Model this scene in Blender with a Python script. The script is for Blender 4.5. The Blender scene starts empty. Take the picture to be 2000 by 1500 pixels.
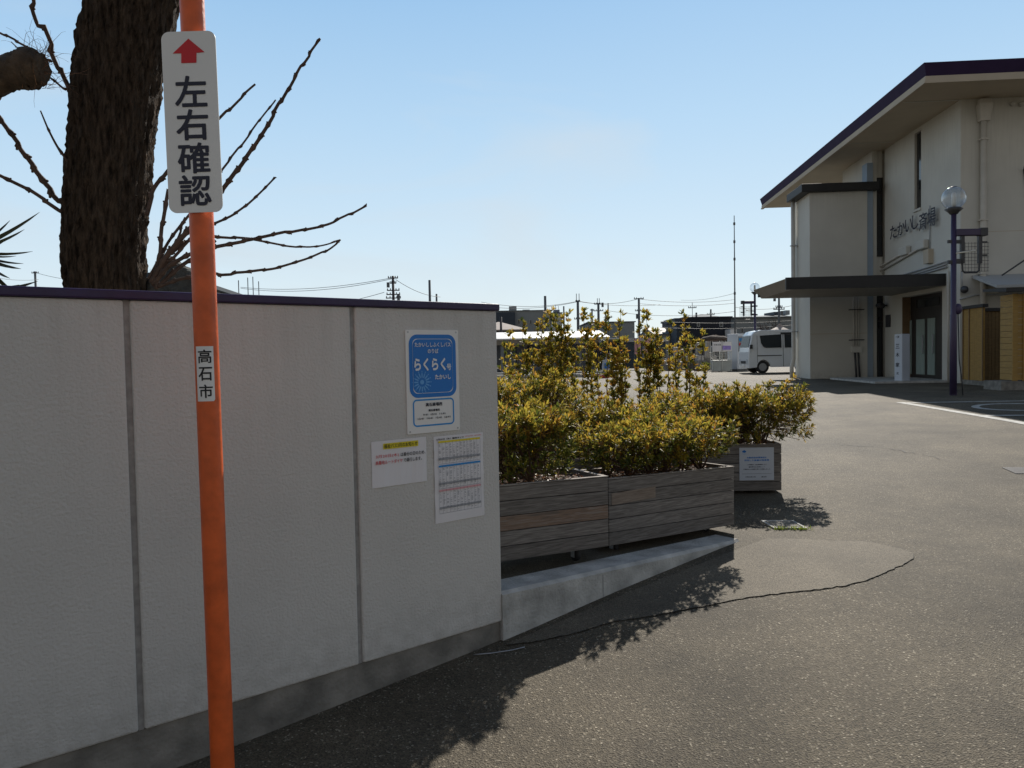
import bpy, bmesh, math, random
import numpy as np
from mathutils import Matrix, Vector
R = math.radians
random.seed(7)
rng = np.random.default_rng(11)
sc = bpy.context.scene
COL = sc.collection
# ------------------------------------------------------------------ camera, sky, sun, exposure
EYE = 1.58
FPX = 1503.0                                     # focal length in photo pixels (photo is 2000 wide)
PITCH, ROLL = R(2.1), R(-1.05)
cam = bpy.data.cameras.new("camera"); cam.sensor_width = 36.0; cam.lens = 36.0 * FPX / 2000.0
cam.clip_start = 0.05; cam.clip_end = 5000
camo = bpy.data.objects.new("camera", cam); COL.objects.link(camo)
CM = (Matrix.Rotation(math.pi / 2 - PITCH, 4, 'X') @ Matrix.Rotation(ROLL, 4, 'Z'))
camo.matrix_world = Matrix.Translation((0, 0, EYE)) @ CM
sc.camera = camo
SUN_EL = R(35.2); SUN_AZ = math.atan2(0.28, 0.96)          # azimuth measured from +Y towards +X
w = bpy.data.worlds.new("World"); sc.world = w; w.use_nodes = True
nt = w.node_tree; nt.nodes.clear()
wo = nt.nodes.new("ShaderNodeOutputWorld"); bg = nt.nodes.new("ShaderNodeBackground")
sky = nt.nodes.new("ShaderNodeTexSky"); sky.sky_type = 'NISHITA'; sky.sun_disc = False
sky.sun_elevation = SUN_EL; sky.sun_rotation = SUN_AZ
sky.air_density = 1.0; sky.dust_density = 0.35; sky.ozone_density = 1.6
# pale clear-day haze: the physical sky is blended with a tuned elevation ramp so the front horizon stays cyan-white
tcw = nt.nodes.new("ShaderNodeTexCoord"); sxw = nt.nodes.new("ShaderNodeSeparateXYZ"); nt.links.new(tcw.outputs['Generated'], sxw.inputs[0])
def wramp(stops):
    r_ = nt.nodes.new("ShaderNodeValToRGB"); e_ = r_.color_ramp.elements
    e_[0].position = stops[0][0]; e_[0].color = (*stops[0][1], 1); e_[1].position = stops[-1][0]; e_[1].color = (*stops[-1][1], 1)
    for p_, c_ in stops[1:-1]: k_ = e_.new(p_); k_.color = (*c_, 1)
    nt.links.new(sxw.outputs[2], r_.inputs[0]); return r_
def wmix(bt, fac, a, b):
    m_ = nt.nodes.new("ShaderNodeMix"); m_.data_type = 'RGBA'; m_.blend_type = bt
    if hasattr(fac, 'is_output'): nt.links.new(fac, m_.inputs[0])
    else: m_.inputs[0].default_value = fac
    for k_, q_ in ((6, a), (7, b)):
        if hasattr(q_, 'is_output'): nt.links.new(q_, m_.inputs[k_])
        else: m_.inputs[k_].default_value = (*q_, 1)
    return m_.outputs[2]
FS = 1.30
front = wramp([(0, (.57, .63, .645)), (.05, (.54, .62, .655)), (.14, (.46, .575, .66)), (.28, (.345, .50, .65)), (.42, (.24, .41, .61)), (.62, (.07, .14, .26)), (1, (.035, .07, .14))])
rear = wramp([(0, (.44, .425, .40)), (.30, (.39, .385, .375)), (.50, (.17, .185, .21)), (.7, (.042, .082, .155)), (1, (.028, .075, .19))])  # brightened rear band added as fill for the wall; zenith darkened to deepen shadows
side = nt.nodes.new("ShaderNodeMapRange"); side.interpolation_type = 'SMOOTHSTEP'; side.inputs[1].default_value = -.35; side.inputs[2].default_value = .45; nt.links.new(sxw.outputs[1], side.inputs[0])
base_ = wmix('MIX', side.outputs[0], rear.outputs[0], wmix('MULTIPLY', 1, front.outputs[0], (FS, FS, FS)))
nsw = nt.nodes.new("ShaderNodeTexNoise"); nsw.inputs['Scale'].default_value = 2.6; nsw.inputs['Detail'].default_value = 7; nsw.inputs['Distortion'].default_value = .8
mpw = nt.nodes.new("ShaderNodeMapping"); mpw.inputs['Scale'].default_value = (1, .6, 3.2); mpw.inputs['Rotation'].default_value = (0, .5, 0); nt.links.new(tcw.outputs['Generated'], mpw.inputs[0]); nt.links.new(mpw.outputs[0], nsw.inputs[0])
cir = nt.nodes.new("ShaderNodeMapRange"); cir.inputs[1].default_value = .50; cir.inputs[2].default_value = .76; cir.inputs[4].default_value = .6; nt.links.new(nsw.outputs[0], cir.inputs[0])
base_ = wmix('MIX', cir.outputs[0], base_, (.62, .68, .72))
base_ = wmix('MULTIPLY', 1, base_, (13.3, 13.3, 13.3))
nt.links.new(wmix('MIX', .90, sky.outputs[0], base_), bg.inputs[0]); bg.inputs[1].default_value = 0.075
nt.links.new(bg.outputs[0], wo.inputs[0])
sl = bpy.data.lights.new("sun", 'SUN'); sl.energy = 5.0; sl.angle = R(0.5); sl.color = (1.0, 0.94, 0.85)
so = bpy.data.objects.new("sun", sl); COL.objects.link(so)
sdir = Vector((math.sin(SUN_AZ) * math.cos(SUN_EL), math.cos(SUN_AZ) * math.cos(SUN_EL), math.sin(SUN_EL)))
so.rotation_euler = (-sdir).to_track_quat('-Z', 'Y').to_euler(); so.location = (10, 20, 30)
sc.view_settings.view_transform = 'Standard'; sc.view_settings.look = 'None'
sc.view_settings.exposure = 0.15; sc.view_settings.gamma = 1.0
sc.cycles.max_bounces = 8; sc.cycles.transparent_max_bounces = 12

# ------------------------------------------------------------------ measuring helpers (photo pixel -> real point)
CR = CM.to_3x3(); E0 = Vector((0, 0, EYE))
def ray(x, y): return CR @ Vector(((x - 1000) / FPX, (750 - y) / FPX, -1))
def P(x, y, D): d = ray(x, y); return E0 + d * (D / d.y)
def H(x, y, z): d = ray(x, y); return E0 + d * ((z - EYE) / d.z)
GD = (math.cos(R(34)), math.sin(R(34)))
_tt = np.arange(-20, 40, 0.02)
_zz = np.interp(_tt, [-8, -3, 0, .755, 2.18, 2.99, 4.26, 6.0, 8, 12, 16, 60],
                [-.12, -.06, -.01, .007, .09, .163, .250, .262, .34, .52, .63, .63])
_k = np.ones(31) / 31; _zz = np.convolve(np.pad(_zz, 15, mode='edge'), _k, mode='valid')
def gz(x, y): return float(np.interp(x * GD[0] + y * GD[1], _tt, _zz))
def G(x, y):                                     # pixel -> point on the ground
    z = 0.3
    for _ in range(30):
        p = H(x, y, z); z = 0.5 * z + 0.5 * gz(p.x, p.y)
    p = H(x, y, z); return Vector((p.x, p.y, gz(p.x, p.y)))

# ------------------------------------------------------------------ materials
def new_mat(name):
    m = bpy.data.materials.new(name); m.use_nodes = True; n = m.node_tree; n.nodes.clear()
    o = n.nodes.new("ShaderNodeOutputMaterial"); b = n.nodes.new("ShaderNodeBsdfPrincipled")
    n.links.new(b.outputs[0], o.inputs[0]); return m, n, b
def c4(c): return (c[0], c[1], c[2], 1.0)
def M(name, col, rough=.6, var=.12, scale=6.0, bump=0.0, bscale=80.0, metal=0.0, spec=.5, stretch=(1, 1, 1), col2=None, bdist=.01, coat=0.0, det=4.0):
    m, n, b = new_mat(name)
    tc = n.nodes.new("ShaderNodeTexCoord"); mp = n.nodes.new("ShaderNodeMapping"); mp.inputs['Scale'].default_value = stretch
    n.links.new(tc.outputs['Object'], mp.inputs[0])
    no = n.nodes.new("ShaderNodeTexNoise"); no.inputs['Scale'].default_value = scale; no.inputs['Detail'].default_value = det
    n.links.new(mp.outputs[0], no.inputs[0])
    rp = n.nodes.new("ShaderNodeValToRGB")
    lo = tuple(max(0, x * (1 - var)) for x in col); hi = tuple(min(1, x * (1 + var)) for x in (col2 or col))
    rp.color_ramp.elements[0].position = .3; rp.color_ramp.elements[1].position = .7
    rp.color_ramp.elements[0].color = c4(lo); rp.color_ramp.elements[1].color = c4(hi)
    n.links.new(no.outputs[0], rp.inputs[0]); n.links.new(rp.outputs[0], b.inputs['Base Color'])
    b.inputs['Roughness'].default_value = rough; b.inputs['Metallic'].default_value = metal
    b.inputs['Specular IOR Level'].default_value = spec; b.inputs['Coat Weight'].default_value = coat
    if bump > 0:
        n2 = n.nodes.new("ShaderNodeTexNoise"); n2.inputs['Scale'].default_value = bscale; n2.inputs['Detail'].default_value = 3
        n.links.new(mp.outputs[0], n2.inputs[0])
        bp = n.nodes.new("ShaderNodeBump"); bp.inputs['Strength'].default_value = bump; bp.inputs['Distance'].default_value = bdist
        n.links.new(n2.outputs[0], bp.inputs['Height']); n.links.new(bp.outputs[0], b.inputs['Normal'])
    return m
def asphalt(name, base, light, bump, stain=.5, vs=140.0, speck=.5):
    m, n, b = new_mat(name)
    tc = n.nodes.new("ShaderNodeTexCoord")
    vo = n.nodes.new("ShaderNodeTexVoronoi"); vo.inputs['Scale'].default_value = vs; n.links.new(tc.outputs['Object'], vo.inputs[0])
    sep = n.nodes.new("ShaderNodeSeparateColor"); n.links.new(vo.outputs['Color'], sep.inputs[0])
    rp = n.nodes.new("ShaderNodeValToRGB"); e = rp.color_ramp.elements
    e[0].position = 0; e[0].color = c4([x * .55 for x in base]); e[1].position = 1; e[1].color = c4(light)
    k = e.new(.45); k.color = c4(base); k = e.new(.88); k.color = c4([x * 1.25 for x in base]); k = e.new(.95); k.color = c4([x * 1.5 for x in base])
    n.links.new(sep.outputs[0], rp.inputs[0])
    n1 = n.nodes.new("ShaderNodeTexNoise"); n1.inputs['Scale'].default_value = .9; n1.inputs['Detail'].default_value = 8; n1.inputs['Roughness'].default_value = .65
    n.links.new(tc.outputs['Object'], n1.inputs[0])
    r1 = n.nodes.new("ShaderNodeMapRange"); r1.inputs[1].default_value = .3; r1.inputs[2].default_value = .7; r1.inputs[3].default_value = 1 - stain; r1.inputs[4].default_value = 1 + stain
    n.links.new(n1.outputs[0], r1.inputs[0])
    mx = n.nodes.new("ShaderNodeMix"); mx.data_type = 'RGBA'; mx.blend_type = 'MULTIPLY'; mx.inputs[0].default_value = 1
    n.links.new(rp.outputs[0], mx.inputs[6]); n.links.new(r1.outputs[0], mx.inputs[7])
    n.links.new(mx.outputs[2], b.inputs['Base Color'])
    b.inputs['Roughness'].default_value = .78; b.inputs['Specular IOR Level'].default_value = .3
    n3 = n.nodes.new("ShaderNodeTexNoise"); n3.inputs['Scale'].default_value = 210; n3.inputs['Detail'].default_value = 2; n.links.new(tc.outputs['Object'], n3.inputs[0])
    ad = n.nodes.new("ShaderNodeMath"); ad.operation = 'ADD'; n.links.new(vo.outputs['Distance'], ad.inputs[0]); n.links.new(n3.outputs[0], ad.inputs[1])
    bp = n.nodes.new("ShaderNodeBump"); bp.inputs['Strength'].default_value = bump; bp.inputs['Distance'].default_value = .006
    n.links.new(ad.outputs[0], bp.inputs['Height']); n.links.new(bp.outputs[0], b.inputs['Normal'])
    return m
def wood(name, cols, stretch, rough=.8, bump=.4):
    m, n, b = new_mat(name)
    tc = n.nodes.new("ShaderNodeTexCoord"); mp = n.nodes.new("ShaderNodeMapping"); mp.inputs['Scale'].default_value = stretch
    ge = n.nodes.new("ShaderNodeNewGeometry")
    ml = n.nodes.new("ShaderNodeMath"); ml.operation = 'MULTIPLY'; ml.inputs[1].default_value = 37; n.links.new(ge.outputs['Random Per Island'], ml.inputs[0])
    cb = n.nodes.new("ShaderNodeCombineXYZ")
    for i in range(3): n.links.new(ml.outputs[0], cb.inputs[i])
    ad = n.nodes.new("ShaderNodeVectorMath"); n.links.new(tc.outputs['Object'], ad.inputs[0]); n.links.new(cb.outputs[0], ad.inputs[1])
    n.links.new(ad.outputs[0], mp.inputs[0])
    no = n.nodes.new("ShaderNodeTexNoise"); no.inputs['Scale'].default_value = 5; no.inputs['Detail'].default_value = 7; no.inputs['Distortion'].default_value = 1.2
    n.links.new(mp.outputs[0], no.inputs[0])
    rp = n.nodes.new("ShaderNodeValToRGB"); e = rp.color_ramp.elements
    e[0].position = .28; e[0].color = c4(cols[0]); e[1].position = .74; e[1].color = c4(cols[2]); k = e.new(.5); k.color = c4(cols[1])
    n.links.new(no.outputs[0], rp.inputs[0])
    mr = n.nodes.new("ShaderNodeMapRange"); mr.inputs[3].default_value = .72; mr.inputs[4].default_value = 1.25; n.links.new(ge.outputs['Random Per Island'], mr.inputs[0])
    mx = n.nodes.new("ShaderNodeMix"); mx.data_type = 'RGBA'; mx.blend_type = 'MULTIPLY'; mx.inputs[0].default_value = 1
    n.links.new(rp.outputs[0], mx.inputs[6]); n.links.new(mr.outputs[0], mx.inputs[7]); n.links.new(mx.outputs[2], b.inputs['Base Color'])
    b.inputs['Roughness'].default_value = rough; b.inputs['Specular IOR Level'].default_value = .25
    bp = n.nodes.new("ShaderNodeBump"); bp.inputs['Strength'].default_value = bump; bp.inputs['Distance'].default_value = .004
    n.links.new(no.outputs[0], bp.inputs['Height']); n.links.new(bp.outputs[0], b.inputs['Normal'])
    return m
def leafmat(name, stops, trans=.5, rough=.42):
    m, n, b = new_mat(name)
    ge = n.nodes.new("ShaderNodeNewGeometry"); rp = n.nodes.new("ShaderNodeValToRGB"); e = rp.color_ramp.elements
    e[0].position = stops[0][0]; e[0].color = c4(stops[0][1]); e[1].position = stops[-1][0]; e[1].color = c4(stops[-1][1])
    for p, c in stops[1:-1]: k = e.new(p); k.color = c4(c)
    n.links.new(ge.outputs['Random Per Island'], rp.inputs[0]); n.links.new(rp.outputs[0], b.inputs['Base Color'])
    b.inputs['Roughness'].default_value = rough; b.inputs['Specular IOR Level'].default_value = .4
    tr = n.nodes.new("ShaderNodeBsdfTranslucent"); g = n.nodes.new("ShaderNodeGamma"); g.inputs[1].default_value = .86
    n.links.new(rp.outputs[0], g.inputs[0]); n.links.new(g.outputs[0], tr.inputs[0])
    ms = n.nodes.new("ShaderNodeMixShader"); ms.inputs[0].default_value = trans
    n.links.new(b.outputs[0], ms.inputs[1]); n.links.new(tr.outputs[0], ms.inputs[2])
    o = [x for x in n.nodes if x.type == 'OUTPUT_MATERIAL'][0]; n.links.new(ms.outputs[0], o.inputs[0]); return m
def glassmat(name, tint=(.93, .96, 1), mixv=.05):
    m, n, b = new_mat(name); o = [x for x in n.nodes if x.type == 'OUTPUT_MATERIAL'][0]; n.nodes.remove(b)
    t = n.nodes.new("ShaderNodeBsdfTransparent"); t.inputs[0].default_value = c4(tint)
    g = n.nodes.new("ShaderNodeBsdfGlossy"); g.inputs['Roughness'].default_value = .05
    lw = n.nodes.new("ShaderNodeLayerWeight"); lw.inputs[0].default_value = .35
    mr = n.nodes.new("ShaderNodeMapRange"); mr.inputs[3].default_value = mixv; mr.inputs[4].default_value = .55; n.links.new(lw.outputs['Facing'], mr.inputs[0])
    ms = n.nodes.new("ShaderNodeMixShader"); n.links.new(mr.outputs[0], ms.inputs[0]); n.links.new(t.outputs[0], ms.inputs[1]); n.links.new(g.outputs[0], ms.inputs[2])
    n.links.new(ms.outputs[0], o.inputs[0]); return m

MT = {}
MT['asphalt'] = asphalt('asphalt_coarse', (.099, .081, .054), (.35, .305, .23), .75)
MT['asphalt_patch'] = asphalt('asphalt_fine', (.138, .116, .083), (.25, .212, .158), .55, stain=.4, vs=200)
MT['crack'] = M('bitumen_seam', (.042, .036, .028), .8, .3, 40)
MT['paint_line'] = M('road_paint', (.42, .41, .375), .8, .35, 14, .3, 120)
MT['stucco'] = M('wall_stucco', (.60, .58, .545), .9, .05, 1.7, .6, 85, bdist=.009, spec=.2)
def weather(m, z_top, z_bot):
    n = m.node_tree; b = [x for x in n.nodes if x.type == 'BSDF_PRINCIPLED'][0]; src = b.inputs['Base Color'].links[0].from_socket
    tc = n.nodes.new("ShaderNodeTexCoord"); mp = n.nodes.new("ShaderNodeMapping"); mp.inputs['Scale'].default_value = (9, 9, .45); n.links.new(tc.outputs['Object'], mp.inputs[0])
    no = n.nodes.new("ShaderNodeTexNoise"); no.inputs['Scale'].default_value = 2.2; no.inputs['Detail'].default_value = 6; n.links.new(mp.outputs[0], no.inputs[0])
    n2 = n.nodes.new("ShaderNodeTexNoise"); n2.inputs['Scale'].default_value = 14; n2.inputs['Detail'].default_value = 6; n.links.new(tc.outputs['Object'], n2.inputs[0])
    sx = n.nodes.new("ShaderNodeSeparateXYZ"); n.links.new(tc.outputs['Object'], sx.inputs[0])
    def mr(sock, a, b_, c, d): r = n.nodes.new("ShaderNodeMapRange"); n.links.new(sock, r.inputs[0]); r.inputs[1].default_value = a; r.inputs[2].default_value = b_; r.inputs[3].default_value = c; r.inputs[4].default_value = d; return r.outputs[0]
    def mu(p, q, op='MULTIPLY'): r = n.nodes.new("ShaderNodeMath"); r.operation = op; n.links.new(p, r.inputs[0]); n.links.new(q, r.inputs[1]); return r.outputs[0]
    st = mu(mr(no.outputs[0], .46, .68, 0, 1), mr(sx.outputs[2], z_top - .75, z_top, 0.01, .11)); sp = mu(mr(n2.outputs[0], .35, .7, 0, 1), mr(sx.outputs[2], z_bot + .32, z_bot, 0, .34))
    fac = mu(st, sp, 'ADD'); mx = n.nodes.new("ShaderNodeMix"); mx.data_type = 'RGBA'; n.links.new(fac, mx.inputs[0]); n.links.new(src, mx.inputs[6]); mx.inputs[7].default_value = (.20, .185, .15, 1); n.links.new(mx.outputs[2], b.inputs['Base Color'])
weather(MT['stucco'], 1.81, .19)
MT['joint'] = M('joint_sealant', (.30, .29, .275), .8, .2, 30)
MT['concrete'] = M('concrete_footing', (.22, .205, .18), .9, .35, 7, .6, 60, spec=.2)
MT['kerb_concrete'] = M('kerb_concrete', (.46, .45, .42), .9, .32, 6, .8, 55, spec=.2)
MT['purple'] = M('purple_coping_paint', (.026, .013, .062), .42, .2, 10, .25, 50, bdist=.004)
MT['orange'] = M('orange_pole_paint', (.70, .118, .022), .45, .18, 16, .12, 60)
MT['signwhite'] = M('sign_white', (.80, .79, .76), .5, .03, 4)
MT['navy'] = M('sign_navy_ink', (.008, .01, .03), .5, .1, 4)
MT['red'] = M('sign_red_ink', (.62, .012, .02), .5, .06, 4)
MT['black'] = M('black_ink', (.012, .012, .014), .6, .1, 4)
MT['white'] = M('white_print', (.82, .82, .82), .55, .03, 4)
MT['blue'] = M('sign_blue', (.008, .175, .56), .45, .05, 4)
MT['lightblue'] = M('firework_light_blue', (.13, .38, .72), .5, .1, 9)
MT['skyblue'] = M('sign_sky_blue', (.015, .26, .64), .45, .05, 4)
MT['paper'] = M('paper_sheet', (.76, .74, .75), .6, .04, 3, .15, 8)
MT['yellow'] = M('marker_yellow', (.75, .62, .02), .6, .08, 6)
MT['greyprint'] = M('grey_print', (.34, .35, .37), .6, .1, 8)
MT['line'] = M('table_line_print', (.16, .16, .18), .6, .2, 8)
MT['screw'] = M('steel_screw', (.45, .46, .48), .35, .1, 20, metal=.9)
MT['planter'] = wood('weathered_planter_wood', [(.090, .080, .071), (.172, .155, .139), (.275, .252, .228)], (1.2, 1.2, 26))
MT['planter_brown'] = wood('planter_fresh_wood', [(.095, .085, .076), (.20, .135, .095), (.23, .21, .19)], (1.2, 1.2, 22))
MT['rim'] = wood('pale_planter_rim', [(.20, .17, .145), (.32, .28, .245), (.46, .43, .39)], (2, 2, 14))  # rim wood set paler than the panel boards
MT['repair'] = wood('repair_wood', [(.15, .115, .09), (.24, .19, .15), (.31, .26, .215)], (1.2, 1.2, 26))
MT['soil'] = M('planter_mulch', (.075, .045, .028), .95, .6, 45, 1.0, 90, bdist=.02)
MT['rubber'] = M('black_rubber', (.018, .018, .02), .7, .2, 20)
MT['zinc'] = M('zinc_steel', (.42, .43, .45), .4, .15, 20, metal=.8)
MT['steel_dark'] = M('dark_steel', (.06, .06, .065), .5, .2, 20, metal=.3)
MT['grate'] = M('grate_iron', (.32, .30, .26), .75, .25, 30, spec=.15)
MT['bark'] = M('tree_bark', (.031, .021, .014), .95, .55, 15, 1.0, 34, stretch=(3.2, 3.2, .55), col2=(.062, .044, .031), bdist=.035, spec=.15)
MT['twigbark'] = M('shoot_bark', (.070, .042, .030), .8, .4, 20, .4, 60)
MT['stem'] = M('shrub_stem', (.10, .055, .033), .85, .35, 30)
MT['cut'] = M('pruned_limb_bark', (.06, .04, .024), .9, .5, 14, 1, 30, bdist=.02)
MT['rock'] = M('garden_rock', (.060, .058, .05), .95, .6, 9, 1, 20, bdist=.03)
MT['leaf_gold'] = leafmat('golden_leaf', [(0, (.14, .14, .016)), (.25, (.25, .215, .024)), (.55, (.40, .30, .032)), (.85, (.41, .265, .030)), (1, (.39, .175, .026))], .56, .5)
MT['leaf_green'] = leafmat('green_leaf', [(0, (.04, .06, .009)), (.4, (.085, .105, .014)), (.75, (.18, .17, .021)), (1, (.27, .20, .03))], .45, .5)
MT['leaf_brown'] = leafmat('orange_brown_leaf', [(0, (.2, .17, .02)), (.4, (.43, .28, .03)), (.75, (.46, .235, .028)), (1, (.34, .13, .02))], .56, .5)
MT['yucca'] = leafmat('spiky_leaf', [(0, (.012, .018, .009)), (1, (.04, .042, .014))], .12)
MT['weed'] = leafmat('weed_leaf', [(0, (.12, .20, .02)), (1, (.30, .34, .04))], .45)
MT['drygrass'] = leafmat('dry_leaf', [(0, (.16, .06, .03)), (1, (.34, .17, .08))], .3)
MT['cream'] = M('hall_render', (.60, .585, .53), .9, .06, .9, .3, 60, spec=.2)
MT['soffit'] = M('hall_soffit', (.52, .45, .35), .85, .06, 1.2, spec=.2)
MT['fascia'] = M('purple_fascia', (.036, .021, .058), .75, .12, 3, spec=.15)
MT['canopyblack'] = M('canopy_black_metal', (.018, .017, .017), .6, .2, 3)
MT['canopygrey'] = M('canopy_soffit_panel', (.27, .255, .235), .6, .08, 2)
MT['taupe'] = M('canopy_side_metal', (.17, .15, .125), .45, .1, 3)
MT['doorframe'] = M('bronze_door_frame', (.022, .018, .016), .4, .2, 6)
MT['darkglass'] = M('dark_glass', (.012, .015, .018), .08, .1, 2, spec=.6)
MT['van_glass'] = M('tinted_glass', (.012, .014, .016), .2, .1, 2, spec=.15)
MT['curtain'] = M('curtain_cloth', (.25, .30, .27), .85, .1, 6, stretch=(6, 6, .2))
MT['brown'] = M('brown_reveal', (.20, .125, .06), .7, .1, 6)
MT['bluepaint'] = M('blue_grey_render', (.30, .37, .45), .85, .06, 2)
MT['pipe'] = M('cream_pipe', (.55, .52, .46), .55, .06, 4)
MT['conduit'] = M('grey_conduit', (.40, .41, .42), .5, .1, 8)
MT['lampcoat'] = M('purple_lamp_paint', (.046, .032, .078), .45, .12, 5)
MT['globe'] = glassmat('clear_globe')
MT['bulb'] = M('lamp_bulb', (.72, .70, .62), .4, .05, 5)
MT['bamboo'] = M('gold_fence_board', (.34, .20, .045), .6, .18, 5, .3, 20, stretch=(1, 1, 7))
MT['darkgate'] = M('brown_gate_board', (.17, .105, .035), .65, .2, 5, .3, 20, stretch=(1, 1, 7))
MT['boxwhite'] = M('sign_box_acrylic', (.50, .54, .60), .35, .03, 3)
MT['vanwhite'] = M('van_white_paint', (.74, .77, .80), .25, .02, 2, coat=.4)
MT['vanplastic'] = M('van_black_trim', (.02, .02, .022), .6, .1, 5)
MT['rim_metal'] = M('wheel_rim', (.33, .34, .36), .4, .1, 8, metal=.6)
MT['headlight'] = M('headlight_lens', (.55, .58, .6), .1, .1, 9)
MT['roofwhite'] = M('shelter_roof_sheet', (.80, .78, .76), .45, .04, 1.5, spec=.6)
MT['bluegrey'] = M('blue_grey_panel', (.21, .23, .27), .7, .1, 2)
MT['tan'] = M('tan_fascia', (.26, .22, .17), .7, .1, 3)
MT['bld_grey'] = M('far_grey_render', (.26, .28, .285), .9, .06, .4)
MT['bld_dark'] = M('far_dark_cladding', (.045, .06, .078), .8, .12, .5)
MT['bld_black'] = M('black_house_cladding', (.008, .011, .022), .7, .2, .5)
MT['bld_light'] = M('far_pale_render', (.40, .41, .41), .9, .06, .4)
MT['roof_brown'] = M('brown_roof_tile', (.30, .245, .21), .7, .12, 2, .4, 12)
MT['roof_grey'] = M('grey_roof_tile', (.16, .17, .18), .7, .12, 2, .4, 12)
MT['pole_conc'] = M('utility_pole_concrete', (.13, .14, .15), .85, .15, 3)
MT['pole_brown'] = M('brown_steel_pole', (.06, .05, .05), .6, .15, 3)
MT['wire'] = M('cable_black', (.10, .11, .12), .6, .1, 3)
MT['stone'] = M('grave_stone', (.19, .185, .175), .5, .25, 7, .2, 30)
MT['stone_pale'] = M('pale_stone', (.42, .40, .375), .55, .2, 7, .2, 30)
MT['thatch'] = M('thatch_roof', (.075, .055, .045), .95, .4, 16, 1, 30)
MT['cagewhite'] = M('cage_white_wire', (.58, .58, .54), .6, .08, 5)
MT['tank'] = M('translucent_bin_plastic', (.42, .44, .42), .45, .1, 3)
MT['purpleprint'] = M('purple_print', (.32, .24, .62), .6, .15, 9)
MT['pink'] = M('pink_banner_cloth', (.70, .36, .38), .8, .1, 5)
MT['cloth_black'] = M('black_clothing', (.012, .013, .018), .9, .2, 9)
MT['skin'] = M('skin', (.42, .26, .19), .55, .06, 8)
MT['hair'] = M('black_hair', (.012, .01, .009), .5, .1, 12)
MT['redpaint'] = M('red_base', (.50, .03, .03), .5, .1, 6)
MT['orangeflower'] = M('orange_flower', (.8, .26, .03), .7, .3, 20)
MT['bandwhite'] = M('white_belt', (.7, .7, .68), .7, .05, 5)

weather(MT['cream'], 6.0, 0.0)
# ------------------------------------------------------------------ mesh builder
class MB:
    def __init__(s, Mx=None): s.v = []; s.f = []; s.mi = []; s.Mx = Mx; s.cur = 0
    def pt(s, p):
        p = Vector(p)
        if s.Mx is not None: p = s.Mx @ p
        s.v.append((p.x, p.y, p.z)); return len(s.v) - 1
    def face(s, idx): s.f.append(tuple(idx)); s.mi.append(s.cur)
    def quad(s, a, b, c, d): s.face([s.pt(a), s.pt(b), s.pt(c), s.pt(d)])
    def poly(s, pts): s.face([s.pt(p) for p in pts])
    def box(s, x0, x1, y0, y1, z0, z1):
        s.hexa([(x0, y0, z0), (x1, y0, z0), (x1, y1, z0), (x0, y1, z0)], [(x0, y0, z1), (x1, y0, z1), (x1, y1, z1), (x0, y1, z1)])
    def hexa(s, lo, hi):
        a = [s.pt(p) for p in lo]; b = [s.pt(p) for p in hi]; n = len(a)
        s.face(a[::-1]); s.face(b)
        for i in range(n): j = (i + 1) % n; s.face([a[i], a[j], b[j], b[i]])
    def prism(s, pts, vec):
        vec = Vector(vec); s.hexa([Vector(p) for p in pts], [Vector(p) + vec for p in pts])
    def tube(s, pts, rad, n=8, cap=True):
        pts = [Vector(p) for p in pts]
        if not hasattr(rad, '__len__'): rad = [rad] * len(pts)
        rings = []; up = None
        for i, p in enumerate(pts):
            t = (pts[min(i + 1, len(pts) - 1)] - pts[max(i - 1, 0)]).normalized()
            if up is None:
                up = Vector((0, 0, 1)) if abs(t.z) < .9 else Vector((1, 0, 0))
            u = (up - t * up.dot(t)).normalized(); up = u; v = t.cross(u)
            rings.append([s.pt(p + (u * math.cos(2 * math.pi * k / n) + v * math.sin(2 * math.pi * k / n)) * rad[i]) for k in range(n)])
        for i in range(len(rings) - 1):
            for k in range(n):
                j = (k + 1) % n; s.face([rings[i][k], rings[i][j], rings[i + 1][j], rings[i + 1][k]])
        if cap and n > 2: s.face(rings[0][::-1]); s.face(rings[-1])
    def lathe(s, prof, c=(0, 0, 0), n=24):
        c = Vector(c); rings = []
        for r, z in prof:
            rings.append([s.pt(c + Vector((r * math.cos(2 * math.pi * k / n), r * math.sin(2 * math.pi * k / n), z))) for k in range(n)])
        for i in range(len(rings) - 1):
            for k in range(n):
                j = (k + 1) % n; s.face([rings[i][k], rings[i][j], rings[i + 1][j], rings[i + 1][k]])
    def sphere(s, c, r, n=20, m=12, sq=(1, 1, 1)):
        c = Vector(c)
        top = s.pt(c + Vector((0, 0, r * sq[2]))); bot = s.pt(c - Vector((0, 0, r * sq[2]))); rings = []
        for i in range(1, m):
            th = math.pi * i / m
            rings.append([s.pt(c + Vector((r * sq[0] * math.sin(th) * math.cos(2 * math.pi * k / n), r * sq[1] * math.sin(th) * math.sin(2 * math.pi * k / n), r * sq[2] * math.cos(th)))) for k in range(n)])
        for k in range(n):
            j = (k + 1) % n; s.face([top, rings[0][k], rings[0][j]]); s.face([bot, rings[-1][j], rings[-1][k]])
            for i in range(len(rings) - 1): s.face([rings[i][k], rings[i + 1][k], rings[i + 1][j], rings[i][j]])
WM = {}                                            # world matrix of each thing / part
def tag(o, label=None, cat=None, group=None, kind=None):
    if label: o['label'] = label
    if cat: o['category'] = cat
    if group: o['group'] = group
    if kind: o['kind'] = kind
    return o
def thing(name, label, cat, loc=(0, 0, 0), rotz=0.0, group=None):
    o = bpy.data.objects.new(name, None); COL.objects.link(o); o.empty_display_size = .2
    o.location = loc; o.rotation_euler = (0, 0, rotz)
    WM[o.name] = Matrix.Translation(Vector(loc)) @ Matrix.Rotation(rotz, 4, 'Z')
    return tag(o, label, cat, group)
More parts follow.
